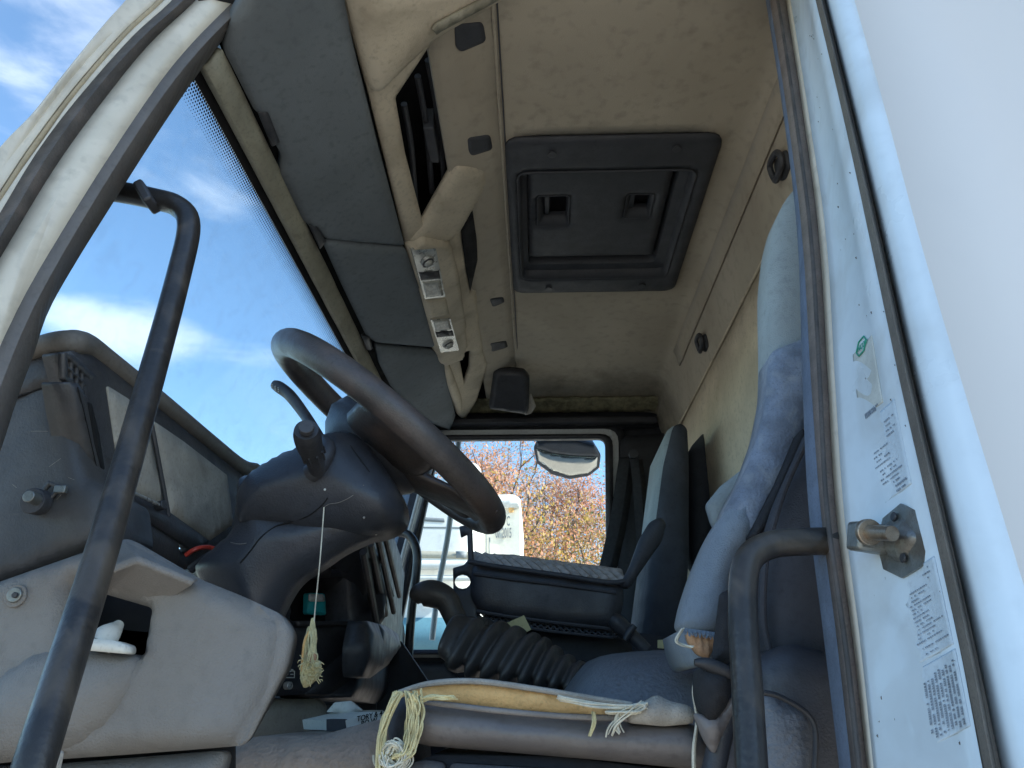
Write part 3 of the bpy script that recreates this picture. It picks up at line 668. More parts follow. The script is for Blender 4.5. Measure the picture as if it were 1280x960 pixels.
disc('pin_collar', sk-sa*.008+sn*.0215+sb*.003, sa, .0098, .005, 'brass', stk)
for a, b in ((-.004, .017), (.010, -.013)): disc('striker_bolt', sk+sa*a+sb*b+sn*.0052, sn, .0035, .002, 'black', stk, 12)
# --- grab handles of the driver door
gh = tube('grab_handle', [at(128, 238, Y=.77), at(150, 240, Y=.77), at(190, 248, Y=.768), at(222, 258, Y=.765), at(236, 282, Y=.76), at(222, 350, Y=.745), at(184, 490, Y=.70), at(130, 680, Y=.635), at(76, 850, Y=.575), at(46, 945, Y=.55), at(20, 1030, Y=.54)], .0132, 'handle', cab, 20, label='long black tubular grab handle beside the front door pillar')
c = at(184, 246, Y=.757)
bx('handle_clip', c, (.012, .03, .034), 'black', gh, ax=(V((.83, 0, .55)), V((0, 1, 0)), V((-.55, 0, .83))))
bx('handle_foot', at(64, 962, Y=.56), (.010, .010, .024), 'torn', gh, bevel=.003)
tube('grab_handle', [at(1045, 676, Y=.66), at(1010, 677, Y=.655), at(968, 680, Y=.65), at(940, 694, Y=.645), at(930, 722, Y=.64), at(929, 780, Y=.63), at(934, 860, Y=.62), at(942, 1010, Y=.60)], .0115, 'handle', cab, 20, label='short black tubular grab handle beside the rear door pillar')
# --- floor, engine cover
bx('cab_floor', (-.05, 1.55, -.62), (1.1, 2.1, .05), 'doortrim', cab)
eng = []
for (x, zt) in ((-.42, -.16), (-.3, -.15), (-.12, -.12), (-.02, -.06), (.035, .0), (.075, .058), (.12, .070), (.3, .072), (.47, .07)):
    eng.append([V((x, y, z)) for y, z in ((.98, -.45), (1.00, zt-.10), (1.03, zt-.035), (1.10, zt-.012), (1.25, zt), (1.5, zt+.004), (1.75, zt-.01), (1.85, -.1), (1.87, -.45))])
e = solid(link('engine_cover', loft(eng), 'engine', cab, smooth='full'), .01, 1)
s = e.modifiers.new('sub', 'SUBSURF'); s.levels = s.render_levels = 2
tube('cover_seam', [at(728, 846, Y=1.28), at(742, 833, Y=1.32), at(760, 829, Y=1.36), at(860, 829, Y=1.38)], .004, 'black', cab, 8)
rel('brown_floor_cover', [(270, 945), (300, 922), (400, 920), (450, 905), (490, 896), (500, 1010), (240, 1010)], .95, 'brownmat', cab, D=.03, R=.05, B=.3, res=.02, rnd=.01)

# ================================================================== DASHBOARD
dsh = thing('dashboard', at(200, 800, Y=1.1), 'worn charcoal and grey plastic dashboard with open cubbies on the left of the cab', 'dashboard')
# end panel facing the door
rel('end_panel', [(-120, 560), (-60, 500), (0, 470), (40, 445), (82, 438), (85, 470), (92, 520), (103, 572), (112, 600), (130, 608), (136, 668), (60, 705), (0, 728), (-120, 775)], PY(.765, 0), 'dash', dsh, D=.006, R=.008, B=.10, res=.012, rnd=.012)
rel('end_cap', [(-60, 500), (0, 468), (40, 443), (84, 436), (92, 448), (88, 476), (60, 480), (22, 496), (-60, 530)], PY(.757, 0), 'dash', dsh, D=.003, R=.004, B=.02, res=.01, rnd=.004)
# instrument face
inst = rel('instrument_panel', [(86, 438), (110, 440), (135, 458), (200, 512), (300, 592), (314, 604), (300, 665), (260, 700), (236, 712), (150, 665), (128, 640), (115, 560), (100, 490)], PLinst, 'dash', dsh, D=.004, R=.006, B=.03, res=.014, rnd=.006,
    holes=[[(222, 668), (252, 682), (230, 694), (224, 688)]])
rel('insert_panel', [(134, 482), (160, 498), (186, 524), (207, 638), (178, 622), (152, 606)], shift(PLinst, .006), 'insert', inst, D=.002, R=.004, B=.003, res=.014, rnd=.004)
rel('insert_panel', [(192, 526), (230, 552), (284, 594), (292, 655), (262, 676), (214, 642)], shift(PLinst, .006), 'insert', inst, D=.002, R=.004, B=.003, res=.014, rnd=.004)
tube('panel_divider', [at(188, 522, pl=shift(PLinst, .010)), at(200, 585, pl=shift(PLinst, .010)), at(211, 645, pl=shift(PLinst, .010))], .003, 'dash', inst, 8, 1)
rel('lower_bezel', [(150, 605), (212, 640), (262, 676), (246, 690), (212, 668), (150, 628)], shift(PLinst, .008), 'dash', inst, D=.004, R=.004, B=.006, res=.01, rnd=.003)
tube('trim_rod', [at(162, 614, pl=shift(PLinst, .02)), at(180, 622, pl=shift(PLinst, .02)), at(203, 633, pl=shift(PLinst, .02))], .0022, 'chrome', inst, 8, 1)
disc('knob', at(201, 632, pl=shift(PLinst, .02)), (1, -.3, .2), .006, .012, 'dash', inst)
bm = tube_bm([at(185+5*math.cos(a), 519+6*math.sin(a), pl=shift(PLinst, .012)) for a in [k*math.pi/4 for k in range(8)]], .003, 8, 3, closed=True)
link('lock_ring', bm, mat('old_brass', (.45, .33, .22), .4, .2, 30, 0, metal=.5), inst)
rel('red_tab', [(149, 642), (155, 644), (162, 652), (158, 657), (150, 650)], shift(PLinst, .012), 'red', inst, D=.002, R=.002, B=.004, res=.004, rnd=.002)
tube('wire', [at(232, 694, Y=1.0), at(245, 686, Y=1.0), at(262, 684, Y=1.02), at(276, 690, Y=1.03)], .003, 'red', inst, 6)
# rounded pad along the top of the dash
pad = []
for (px, py, r) in ((20, 447, 9), (55, 432, 11), (88, 428, 12), (108, 432, 11), (135, 452, 9), (200, 503, 8), (260, 552, 7.5), (300, 583, 7), (318, 588, 7)):
    pad.append((px, py, r))
pth = [at(px, py, Y=.752) if px < 70 else at(px, py, pl=shift(PLinst, -.006)) for px, py, r in pad]
tube('dash_top_pad', pth, [.010, .012, .014, .014, .014, .014, .014, .014, .014], mat('dusty_top_pad', (.15, .135, .12), .65, .15, 12, .3, 300, grime=.3), dsh, 14)
solid(link('dash_top', loft([[p+V((dx, 0, dz)) for p in pth[2:]] for dx, dz in ((0, .008), (-.06, .004), (-.16, -.03), (-.24, -.10))]), 'dash', dsh), .006)
# corner vent and switch bezel at the near end of the instrument face
PLv = shift(plane_v(at(84, 450, Y=.755), at(128, 480, Y=.84)), .02)
vh = []
for c_ in range(6):
    x = 85+6.8*c_; y = 448+6.6*c_
    vh += [[(x, y), (x+5, y+4.5), (x+5, y+14), (x, y+10)], [(x, y+13), (x+5, y+17), (x+5, y+27), (x, y+23)]]
vb = rel('corner_vent', [(80, 440), (92, 444), (128, 477), (131, 512), (120, 505), (86, 478), (80, 474)], PLv, 'dash', dsh, D=.001, R=.002, B=.006, res=.008, rnd=.003, holes=vh)
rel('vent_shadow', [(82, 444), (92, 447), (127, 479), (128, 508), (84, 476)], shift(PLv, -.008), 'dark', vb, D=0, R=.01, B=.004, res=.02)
PLv2 = shift(plane_v(at(84, 500, Y=.75), at(134, 560, Y=.84)), .016)
sb2 = rel('switch_bezel', [(86, 476), (99, 480), (112, 505), (124, 540), (133, 590), (131, 602), (114, 598), (103, 565), (93, 520)], PLv2, 'dash', dsh, D=.005, R=.004, B=.03, res=.007, rnd=.006)
rel('bezel_shade_plate', [(109, 502), (115, 505), (124, 542), (131, 586), (127, 590), (118, 555)], shift(PLv2, .0052), 'dark', sb2, D=0, R=.004, B=.003, res=.01, rnd=.002)  # dark plate on the bezel paints the shade inside a slot
tube('bezel_line', [at(*p, pl=shift(PLv2, .005)) for p in ((97, 484), (106, 520), (114, 555), (122, 590))], .0008, 'dark', sb2, 6)
ep = bpy.data.objects['end_panel']; ec = bpy.data.objects['end_cap']
tube('panel_seam', [onsurf([ep, ec], *p, .0003) for p in ((8, 500), (24, 495), (44, 488), (64, 482), (82, 477))], .0011, 'dark', ep, 6)
rnd_ = random.Random(9); bm = bmesh.new()
for k in range(5):
    x = rnd_.uniform(15, 115); y = rnd_.uniform(520, 690); a = rnd_.uniform(-1, 1); L_ = rnd_.uniform(6, 22)
    tube_bm([onsurf([ep], x+t*L_*math.cos(a), y+t*L_*math.sin(a)*.8, .0001) for t in (0, .5, 1)], .00012, 4, 2, bm)
link('fine_scratches', bm, 'insert', ep)
# small lever socket on the end panel
sp = PY(.751, 0)
ls = rel('lever_socket', [(33, 633), (60, 600), (76, 607), (70, 616), (45, 643)], sp, 'dash', dsh, D=.003, R=.003, B=.004, res=.006, rnd=.003, holes=[[(42, 630), (61, 606), (70, 610), (48, 636)]])
disc('lever_boss', at(45, 627, Y=.747), (0, 1, .1), .013, .014, 'hatch', ls); disc('lever_tip', at(42, 623, Y=.735), (0, 1, 0), .006, .018, 'steel', ls)
bx('socket_clip', at(76, 612, Y=.752), (.012, .006, .008), 'steel', ls, bevel=.001)
# grey lower side panel
grey = rel('lower_side_panel', [(-140, 790), (-40, 742), (0, 727), (100, 692), (160, 672), (245, 722), (300, 744), (346, 766), (358, 790), (350, 832), (306, 925), (296, 933), (150, 944), (60, 950), (-140, 960)], PY(.735, 0), 'grey', dsh, D=.018, R=.018, B=.012, res=.009, rnd=.008, hf=lambda w, d: -.04*max(0, (w.x+.315)/.085)**2,
    holes=[[(97, 732), (112, 737), (191, 760), (181, 820), (96, 808)]], label='light grey lower side panel of the dashboard with an open pocket')
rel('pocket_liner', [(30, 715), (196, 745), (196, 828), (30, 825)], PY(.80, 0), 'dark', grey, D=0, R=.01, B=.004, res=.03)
bm = bmesh.new()
def bv(px, py, Y): return bm.verts.new(at(px, py, Y=Y))
Y1, Y0 = .724, .672
A_ = [bv(112, 694, Y1), bv(160, 678, Y1), bv(250, 724, Y1)]; B_ = [bv(114, 718, Y0), bv(172, 694, Y0), bv(243, 724, Y0+.03)]; B2 = [bv(114, 728, Y0), bv(172, 704, Y0), bv(242, 732, Y0+.03)]; C_ = [bv(108, 736, Y1+.01), bv(130, 742, Y1+.01), bv(194, 760, Y1+.01)]
for a, b in ((A_, B_), (B_, B2)):
    for i in range(2): bm.faces.new((a[i], a[i+1], b[i+1], b[i]))
bm.faces.new((B2[0], B2[1], C_[1], C_[0])); bm.faces.new((B2[1], B2[2], C_[2], C_[1])); bm.faces.new((A_[0], B_[0], B2[0], C_[0])); bm.faces.new((A_[2], C_[2], B2[2], B_[2])); bm.faces.new((A_[0], C_[0], C_[1], C_[2], A_[2], A_[1]))
link('pocket_hood', bm, 'grey', grey, bevel=.007, seg=4)
rel('leak_backing', [(-140, 760), (290, 800), (290, 1000), (-140, 1000)], PY(.80, 0), 'dark', dsh, D=0, R=.01, B=.01, res=.05)  # dark sheet added to block bright ground leaking through the panel seam
bx('firewall', (-.66, 1.6, -.35), (.03, 2.1, .7), 'doortrim', dsh)
rel('map_pocket', [(-60, 900), (-10, 850), (30, 822), (60, 806), (97, 808), (182, 822), (174, 860), (150, 900), (112, 932), (60, 948), (-60, 960)], PY(.724, 0), 'grey', grey, D=.026, R=.06, B=.01, res=.010, rnd=.02)
disc('panel_screw', at(19, 744, Y=.714), (0, 1, 0), .007, .005, 'steel', grey); disc('screw_cup', at(20, 745, Y=.716), (0, 1, 0), .0105, .004, 'grey', grey); disc('screw_head', at(19, 744, Y=.711), (0, 1, 0), .003, .004, 'hatch', grey, 6)
rel('kick_panel', [(-100, 962), (60, 956), (282, 938), (262, 1020), (-100, 1020)], PY(.755, 0), 'grey', dsh, D=.02, R=.02, B=.02, res=.015, rnd=.01)
# bottle scraps in the pocket
bt = thing('plastic_scraps', at(135, 800, Y=.70), 'white plastic scraps lying in the grey door-side pocket', 'plastic scraps')
rel('flat_piece', [(98, 803), (112, 798), (140, 800), (157, 806), (156, 817), (100, 812)], .70, M['paper'], bt, D=.006, R=.006, B=.02, res=.006, rnd=.004)
tube('tube_piece', [at(124, 806, Y=.715), at(134, 795, Y=.72), at(144, 786, Y=.73), at(150, 779, Y=.735)], [.012, .011, .007, .004], 'paper', bt, 12)
tube('hooked_piece', [at(100, 806, Y=.70), at(99, 794, Y=.70), at(103, 790, Y=.70), at(108, 796, Y=.70), at(107, 806, Y=.70)], .004, 'paper', bt, 8)
# centre stack facing the driver
PLcs = plane_v(at(350, 760, Y=1.28), at(455, 760, Y=1.48))
cs = rel('centre_stack', [(290, 700), (400, 690), (440, 664), (462, 660), (474, 700), (482, 768), (452, 826), (430, 862), (330, 872), (290, 872)], PLcs, 'black', dsh, D=.012, R=.015, B=.2, res=.014, rnd=.012,
    holes=[[(362, 735), (388, 722), (430, 721), (434, 778), (378, 777), (362, 776)], [(412, 698), (430, 694), (432, 710), (414, 712)]])
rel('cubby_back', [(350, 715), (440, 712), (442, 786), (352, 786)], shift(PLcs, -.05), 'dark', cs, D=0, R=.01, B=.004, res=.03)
rel('cubby_floor_trim', [(372, 776), (436, 776), (437, 781), (374, 783)], shift(PLcs, .016), 'black', cs, D=.003, R=.003, B=.01)
pk = link('blue_packet', relief([at(*p, pl=shift(PLcs, -.02)) for p in ((385, 741), (406, 742), (408, 769), (384, 768))], shift(PLcs, -.02), D=.004, R=.006, B=.01, res=.006), 'teal', None); tag(pk, 'small turquoise and grey packet in the centre stack cubby', 'packet')
rel('packet_top', [(386, 742), (405, 743), (407, 752), (386, 752)], shift(PLcs, -.0145), 'paper', pk, D=.001, R=.002, B=.001, res=.006)
rel('gap_backing', [(270, 690), (470, 680), (470, 930), (270, 940)], 1.78, 'doortrim', dsh, D=0, R=.01, B=.01, res=.06)  # plate added to block bright ground leaking below the drawer
rel('stack_bracket', [(455, 820), (440, 858), (412, 868), (380, 868), (410, 832), (440, 806), (462, 800)], shift(PLcs, .012), 'dash', cs, D=.008, R=.010, B=.02, res=.012, rnd=.008)
rel('ash_drawer', [(335, 832), (402, 832), (398, 850), (384, 868), (332, 870)], shift(PLcs, .010), 'black', cs, D=.008, R=.008, B=.02, res=.012, rnd=.006)
bi = [at(*p, pl=shift(PLcs, .019)) for p in ((355, 839), (358, 839), (358, 837), (360, 837), (360, 839), (364, 839), (364, 837), (366, 837), (366, 839), (368, 839), (368, 847), (355, 847))]
tube('battery_symbol', bi+[bi[0]], .0009, 'paper', cs, 6, 1)
tube('plus_mark', [at(363, 843, pl=shift(PLcs, .0195)), at(366.5, 843, pl=shift(PLcs, .0195))], .0007, 'paper', cs, 6, 1); tube('minus_mark', [at(357, 843, pl=shift(PLcs, .0195)), at(360, 843, pl=shift(PLcs, .0195))], .0007, 'paper', cs, 6, 1)
disc('drawer_knob', at(360, 857, pl=shift(PLcs, .024)), (1, -.5, 0), .006, .01, 'chrome', cs)
rel('lower_grey_trim', [(318, 872), (400, 874), (408, 880), (408, 925), (300, 932)], shift(PLcs, -.03), 'insert', dsh, D=.008, R=.01, B=.1, res=.015)
# far part of the dashboard, facing the seats
PLfd = plane_v(at(455, 760, Y=1.48), at(504, 740, Y=2.35))
fd = rel('passenger_dash', [(448, 650), (470, 640), (492, 668), (503, 712), (499, 760), (506, 800), (492, 860), (470, 880), (438, 872), (450, 820), (455, 760)], PLfd, 'black', dsh, D=.01, R=.03, B=.12, res=.02, rnd=.02)
for q in ([(458, 700), (463, 697), (471, 760), (466, 768), (461, 752)], [(466, 695), (474, 700), (484, 752), (484, 764), (474, 760)], [(478, 712), (484, 716), (493, 745), (488, 750)]):
    rel('slot_shade_plate', q, shift(PLfd, .022), 'dark', fd, D=.001, R=.002, B=.002, res=.02, rnd=.003)  # flat dark plates paint slot shade, nothing is cut through
for a, b in (((454, 690), (470, 776)), ((463, 680), (482, 768)), ((472, 672), (492, 765)), ((480, 665), (499, 745))):
    tube('slot_rail', [at(*a, pl=shift(PLfd, .026)), at(*b, pl=shift(PLfd, .026))], .006, 'dash', fd, 8, 1)
rel('glove_box', [(458, 776), (482, 782), (500, 794), (498, 812), (484, 832), (462, 848), (452, 846), (452, 810)], shift(PLfd, .03), 'black', fd, D=.012, R=.03, B=.03, res=.02, rnd=.015)
rel('lower_void', [(400, 868), (500, 800), (540, 860), (530, 930), (400, 930)], 1.95, 'doortrim', dsh, D=.0, R=.02, B=.03, res=.04)

# ================================================================== STEERING COLUMN AND WHEEL
colm = thing('steering_column', at(330, 760, Y=1.08), 'dark blue-grey moulded steering column shroud with two stalks behind the wheel', 'steering column')
def crease(w, d): return .0025*noise.noise(w*11)
PC = PY(.985, 0)
sh = rel('lower_shroud', [(305, 590), (330, 605), (375, 640), (440, 640), (495, 640), (503, 655), (474, 668), (430, 686), (400, 708), (372, 724), (354, 752), (338, 790), (300, 780), (236, 716), (262, 690), (290, 668), (296, 640), (296, 610)], PC, 'column', colm, D=.055, R=.085, B=.03, DB=.02, RB=.08, res=.008, cham=2, hf=crease)
rel('upper_shroud', [(295, 622), (312, 594), (345, 572), (400, 548), (428, 536), (455, 548), (485, 590), (503, 622), (502, 650), (470, 668), (400, 668), (340, 664), (300, 668)], PY(.965, 0), 'column', colm, D=.060, R=.085, B=.06, DB=.02, RB=.08, res=.008, cham=2, hf=crease)
ush = bpy.data.objects['upper_shroud']; SH = [sh, ush]
tube('shroud_seam', [onsurf(SH, *p, .0003) for p in ((410, 622), (402, 632), (385, 645), (365, 652), (345, 658), (326, 672), (312, 690), (300, 704))], .0010, 'dark', sh, 6)
tube('shroud_scuff', [onsurf(SH, *p, .0003) for p in ((405, 634), (412, 630), (424, 628), (440, 620), (455, 606))], .0004, 'grey', sh, 6)
tube('shroud_scuff', [onsurf(SH, *p, .0003) for p in ((288, 678), (298, 680), (308, 679))], .0005, 'grey', sh, 6)
tube('upper_seam', [onsurf(SH, *p, .0003) for p in ((425, 540), (440, 560), (462, 590))], .0008, 'dark', sh, 6)
for p in ((455, 647), (470, 668)): disc('scuff_mark', onsurf(SH, *p, .001), (0, -1, 0), .0018, .001, 'grey', sh, 8)
disc('clip_mark', onsurf(SH, 406, 612, .001), (0, -1, 0), .0016, .001, 'paper', sh, 8)
tube('column_edge', [at(238, 712, Y=.99), at(262, 695, Y=.985), at(292, 680, Y=.98)], .006, 'black', colm, 8)
# indicator stalk (pointing at the viewer) and wiper stalk
st = tube('indicator_stalk', [at(396, 588, Y=.90), at(394, 575, Y=.875), at(388, 560, Y=.845), at(384, 545, Y=.82), at(383, 537, Y=.808)], [.010, .0115, .0145, .0155, .0135], 'black', colm, 20)
disc('stalk_button', at(383, 535, Y=.800), at(384, 545, Y=.82)-at(383, 537, Y=.806), .0085, .008, 'hatch', st)
for k in range(9):
    a = k/9*math.pi; c = at(391, 566, Y=.852); d = (at(384, 545, Y=.82)-at(394, 575, Y=.87)).normalized(); o1 = d.orthogonal().normalized(); o2 = d.cross(o1)
    r = (o1*math.cos(2*a)+o2*math.sin(2*a))*.0135; tube('grip_ridge', [c+r-d*.008, c+r+d*.008], .0014, 'black', st, 6, 1)
tube('stalk_socket', [at(388, 592, Y=.905), at(398, 583, Y=.90), at(410, 560, Y=.91), at(400, 545, Y=.93)], [.012, .011, .010, .004], 'black', colm, 12)
st2_ = tube('wiper_stalk', [at(400, 548, Y=1.10), at(382, 520, Y=1.13), at(363, 495, Y=1.15), at(349, 484, Y=1.16), at(342, 480, Y=1.162)], [.008, .0085, .0095, .0100, .007], 'black', colm, 14)
for i in range(3):
    for j in range(3): disc('stalk_dot', at(340+4*i, 481+2.2*j+2*i, Y=1.1495), (0, 1, 0), .0009, .002, 'paper', st2_, 6, 0)
# wheel
WC = V((-.219, 1.08, .372)); WR = .198
TH = R_(38)
e1 = V((0, 1, 0)); e2 = V((math.cos(TH), 0, -math.sin(TH))); wn = e1.cross(e2); wn = wn if wn.z > 0 else -wn
whl = thing('steering_wheel', WC, 'large worn dark brown steering wheel tilted in front of the windshield', 'steering wheel')
def wp(a, r, h=0): return WC+e1*math.cos(a)*r+e2*math.sin(a)*r+wn*h
link('rim', tube_bm([wp(k*2*math.pi/32, WR) for k in range(32)], .0205, 20, 3, closed=True), 'rim', whl, smooth='full')
def blade(a0, name='spoke', w=1.0):
    ws_ = w
    rows = []
    for t, w, hh, th in ((.02, .040, -.034, .014), (.08, .058, -.026, .014), (.13, .058, -.012, .011), (.165, .044, -.006, .010), (.185, .055, -.003, .011), (.198, .075, 0, .012)):
        w *= ws_; c = wp(a0, t, hh); dr = (e1*math.cos(a0)+e2*math.sin(a0)); tv = dr.cross(wn)
        rows.append([c+tv*w*math.cos(q)+wn*th*math.sin(q) for q in [k*2*math.pi/16 for k in range(16)]])
    return link(name, loft(rows, closed=True), 'rim', whl, smooth='full')
blade(R_(156), w=1.15); blade(R_(0), w=.8); blade(R_(80), w=1.3); blade(R_(48), w=.9)
rows = []
for hh, r in ((-.075, .040), (-.07, .060), (-.045, .082), (-.02, .092), (.004, .084), (.012, .06), (.014, .02)):
    rows.append([wp(k*2*math.pi/48, r, hh) for k in range(48)])
link('hub', loft(rows, closed=True), 'column', whl, smooth='full')
tube('hub_neck', [wp(0, 0, -.06), wp(0, 0, -.13)], [.045, .05], 'column', whl, 20, 1)
# tassel on a thread hanging from the column
tas = thing('hanging_tassel', at(388, 840, Y=1.0), 'frayed yellow tassel hanging on a pale thread from the steering column', 'tassel')
tube('thread', [onsurf(SH, 405, 634, .001), at(400, 700, Y=.925), at(394, 760, Y=.95), at(391, 800, Y=.955)], .0008, 'thread2', tas, 6)
rnd_ = random.Random(3); bm = bmesh.new()
for k in range(70):
    x0 = rnd_.uniform(384, 396); y0 = rnd_.uniform(785, 812); x1 = rnd_.uniform(377, 399); y1 = rnd_.uniform(822, 856)
    if y1 > 845: x1 = rnd_.uniform(375, 390)
    yy = .955+rnd_.uniform(-.008, .008)
    tube_bm([at(x0*.3+391*.7, 772+rnd_.random()*20, Y=yy), at(x0, y0, Y=yy), at((x0+x1)/2+rnd_.uniform(-4, 4), (y0+y1)/2, Y=yy+rnd_.uniform(-.01, .01)), at(x1, y1, Y=yy)], .0009, 5, 3, bm)
for k in range(70):
    x0 = rnd_.uniform(377, 399); y0 = rnd_.uniform(824, 850); a = rnd_.uniform(0, 6.28); L_ = rnd_.uniform(4, 10); yy = .948+rnd_.uniform(-.006, .006)
    tube_bm([at(x0, y0, Y=yy), at(x0+L_*.5*math.cos(a)+rnd_.uniform(-2, 2), y0+L_*.5*math.sin(a), Y=yy-.004), at(x0+L_*math.cos(a), y0+L_*math.sin(a)+2, Y=yy)], .0006, 4, 2, bm)
link('strands', bm, 'thread', tas)
rel('yellow_tuft', [(376, 830), (386, 822), (400, 826), (401, 842), (392, 852), (380, 861), (375, 850)], .955, 'thread', tas, D=.008, R=.012, B=.006, DB=.006, res=.003, rnd=.003, hf=lambda w, d: .004*noise.noise(w*260))
rel('orange_tuft', [(382, 815), (392, 812), (397, 822), (390, 832), (382, 828)], .95, 'orangefoam', tas, D=.006, R=.008, B=.006, res=.003, rnd=.003, hf=lambda w, d: .003*noise.noise(w*260))
tube('loop', [at(389, 785, Y=.95), at(381, 800, Y=.948), at(378, 822, Y=.948), at(378, 842, Y=.95)], .0013, 'foam', tas, 6)

# ================================================================== GEAR LEVER, HANDBRAKE
gl = thing('gear_lever', at(640, 850, Y=1.35), 'gear lever with a black bent knob rising from a ribbed rubber gaiter', 'gear lever')
tube('knob', [at(517, 751, Y=1.40), at(524, 744, Y=1.40), at(540, 742, Y=1.40), at(557, 749, Y=1.40), at(566, 766, Y=1.40), at(575, 785, Y=1.40), at(592, 815, Y=1.40)], [.010, .020, .024, .022, .020, .020, .024], 'rubber', gl, 20)
rows = []
RT = [(578, 770), (604, 772), (629, 777), (648, 783), (670, 791), (684, 797), (697, 807), (713, 818), (728, 826), (744, 836)]
RB_ = [(556, 822), (566, 838), (586, 848), (605, 852), (629, 856), (652, 860), (672, 862), (690, 864), (708, 866), (728, 868)]
def ring_(T, B, w, sh=0):
    t3 = at(*T, Y=1.34); b3 = at(*B, Y=1.30); c = (t3+b3)/2; v1 = (t3-b3)/2*w; v2 = V((.010, .066, 0))*w
    ps_ = []
    for j in range(36):
        a_ = j*2*math.pi/36; ca, sa_ = math.cos(a_), math.sin(a_)
        f = lambda q: math.copysign(abs(q)**.62, q)
        ps_.append(c+v1*f(ca)+v2*f(sa_)+V((sh, 0, -sh*.6)))
    return ps_
for k in range(len(RT)-1):
    T, B = V(RT[k]), V(RB_[k]); T2, B2_ = V(RT[k+1]), V(RB_[k+1])
    lo = .74 if k else .95
    rows += [ring_(T, B, 1.0), ring_(T.lerp(T2, .16), B.lerp(B2_, .16), 1.015), ring_(T.lerp(T2, .34), B.lerp(B2_, .34), .97), ring_(T.lerp(T2, .5), B.lerp(B2_, .5), lo), ring_(T.lerp(T2, .66), B.lerp(B2_, .66), lo-.02), ring_(T.lerp(T2, .9), B.lerp(B2_, .9), .93)]
link('gaiter', loft(rows, closed=True), 'rubber', gl, smooth='full')
rel('gaiter_collar', [(556, 800), (566, 778), (580, 770), (600, 771), (612, 776), (604, 806), (590, 830), (570, 842), (556, 836)], 1.315, 'rubber', gl, D=.02, R=.03, B=.03, DB=.02, res=.010, rnd=.012)
hb_ = thing('handbrake_lever', at(810, 825, Y=1.5), 'short black handbrake lever beside the storage tray', 'handbrake')
tube('lever', [at(764, 772, Y=1.50), at(772, 779, Y=1.50), at(790, 795, Y=1.50), at(808, 813, Y=1.50)], [.011, .016, .013, .012], 'black', hb_, 16)
tube('release_collar', [at(781, 800, Y=1.48), at(787, 790, Y=1.48), at(793, 782, Y=1.48)], [.005, .007, .006], 'black', hb_, 10)
rel('lever_base', [(805, 822), (812, 812), (832, 812), (845, 822), (850, 832), (805, 832)], 1.46, 'black', hb_, D=.02, R=.02, B=.04, DB=.01, res=.01, rnd=.01)
# ================================================================== STORAGE TRAY
TY = 1.52
tr = thing('storage_tray', at(690, 785, Y=TY), 'black plastic storage tray with raised ear and ribbed mat in front of the passenger seat', 'storage tray')
rel('tray_body', [(590, 704), (650, 712), (720, 722), (779, 729), (780, 752), (774, 776), (766, 786), (700, 780), (610, 768), (594, 758), (588, 744)], TY, 'black', tr, D=.010, R=.03, B=.16, res=.012, rnd=.02)
tube('tray_rim', [at(586, 702, Y=TY-.012), at(620, 708, Y=TY-.014), at(700, 719, Y=TY-.014), at(760, 728, Y=TY-.014), at(782, 726, Y=TY-.012)], .005, 'hatch', tr, 10)
tube('tray_moulding', [at(592, 717, Y=TY-.010), at(640, 724, Y=TY-.012), at(700, 731, Y=TY-.012), at(770, 741, Y=TY-.010)], .0035, 'hatch', tr, 8)
rel('tray_ear', [(774, 732), (788, 706), (800, 672), (812, 652), (826, 646), (833, 654), (828, 676), (808, 704), (796, 722), (786, 736)], TY-.01, 'hatch', tr, D=.008, R=.012, B=.02, res=.01, rnd=.012)
rel('tray_bracket', [(566, 710), (580, 706), (585, 700), (584, 668), (576, 672), (574, 658), (590, 655), (592, 700), (600, 720), (600, 796), (568, 796)], TY+.01, 'black', tr, D=.003, R=.004, B=.006, res=.008, rnd=.003, holes=[[(578+10*math.cos(a), 727+9*math.sin(a)) for a in [k*math.pi/6 for k in range(12)]]])
bm = bmesh.new()
for i in range(15):
    x = 594+i*12; y = 694+i*1.55
    tube_bm([at(x, y, Y=TY+.07), at(x+10, y+7, Y=TY+.03), at(x+22, y+15, Y=TY)], [.009, .012, .008], 8, 4, bm)
link('ribbed_mat', bm, 'matbrown', tr)
rel('mat_body', [(590, 692), (640, 693), (700, 701), (778, 711), (781, 728), (700, 718), (590, 703)], TY+.045, 'matbrown', tr, D=.005, R=.01, B=.08, res=.01, rnd=.006, hf=lambda w, d: .008*noise.noise(w*60))
bm = bmesh.new()
for i in range(22):
    x = 598+i*8; y = 768+i*.95; tube_bm([at(x, y, Y=TY+.01), at(x+12, y+10, Y=TY+.0)], .002, 5, 1, bm); tube_bm([at(x+12, y+1, Y=TY+.01), at(x, y+9, Y=TY)], .002, 5, 1, bm)
tube_bm([at(596, 764, Y=TY), at(660, 774, Y=TY), at(770, 787, Y=TY)], .004, 8, 4, bm); tube_bm([at(600, 774, Y=TY), at(680, 788, Y=TY), at(766, 797, Y=TY)], .003, 8, 4, bm)
link('net_pocket', bm, 'black', tr)
rel('lower_box', [(600, 775), (700, 790), (790, 798), (790, 850), (600, 850)], TY+.06, 'doortrim', tr, D=.01, R=.02, B=.2, res=.03)
np_ = link('yellow_paper_note', relief([at(*p, Y=1.47) for p in ((628, 781), (655, 769), (664, 787), (640, 800))], PY(1.47), D=.001, R=.003, B=.002, res=.01, rnd=.001), 'yellowpaper', None, smooth=True); tag(np_, 'yellowish paper scrap tucked behind the ribbed gaiter', 'paper')
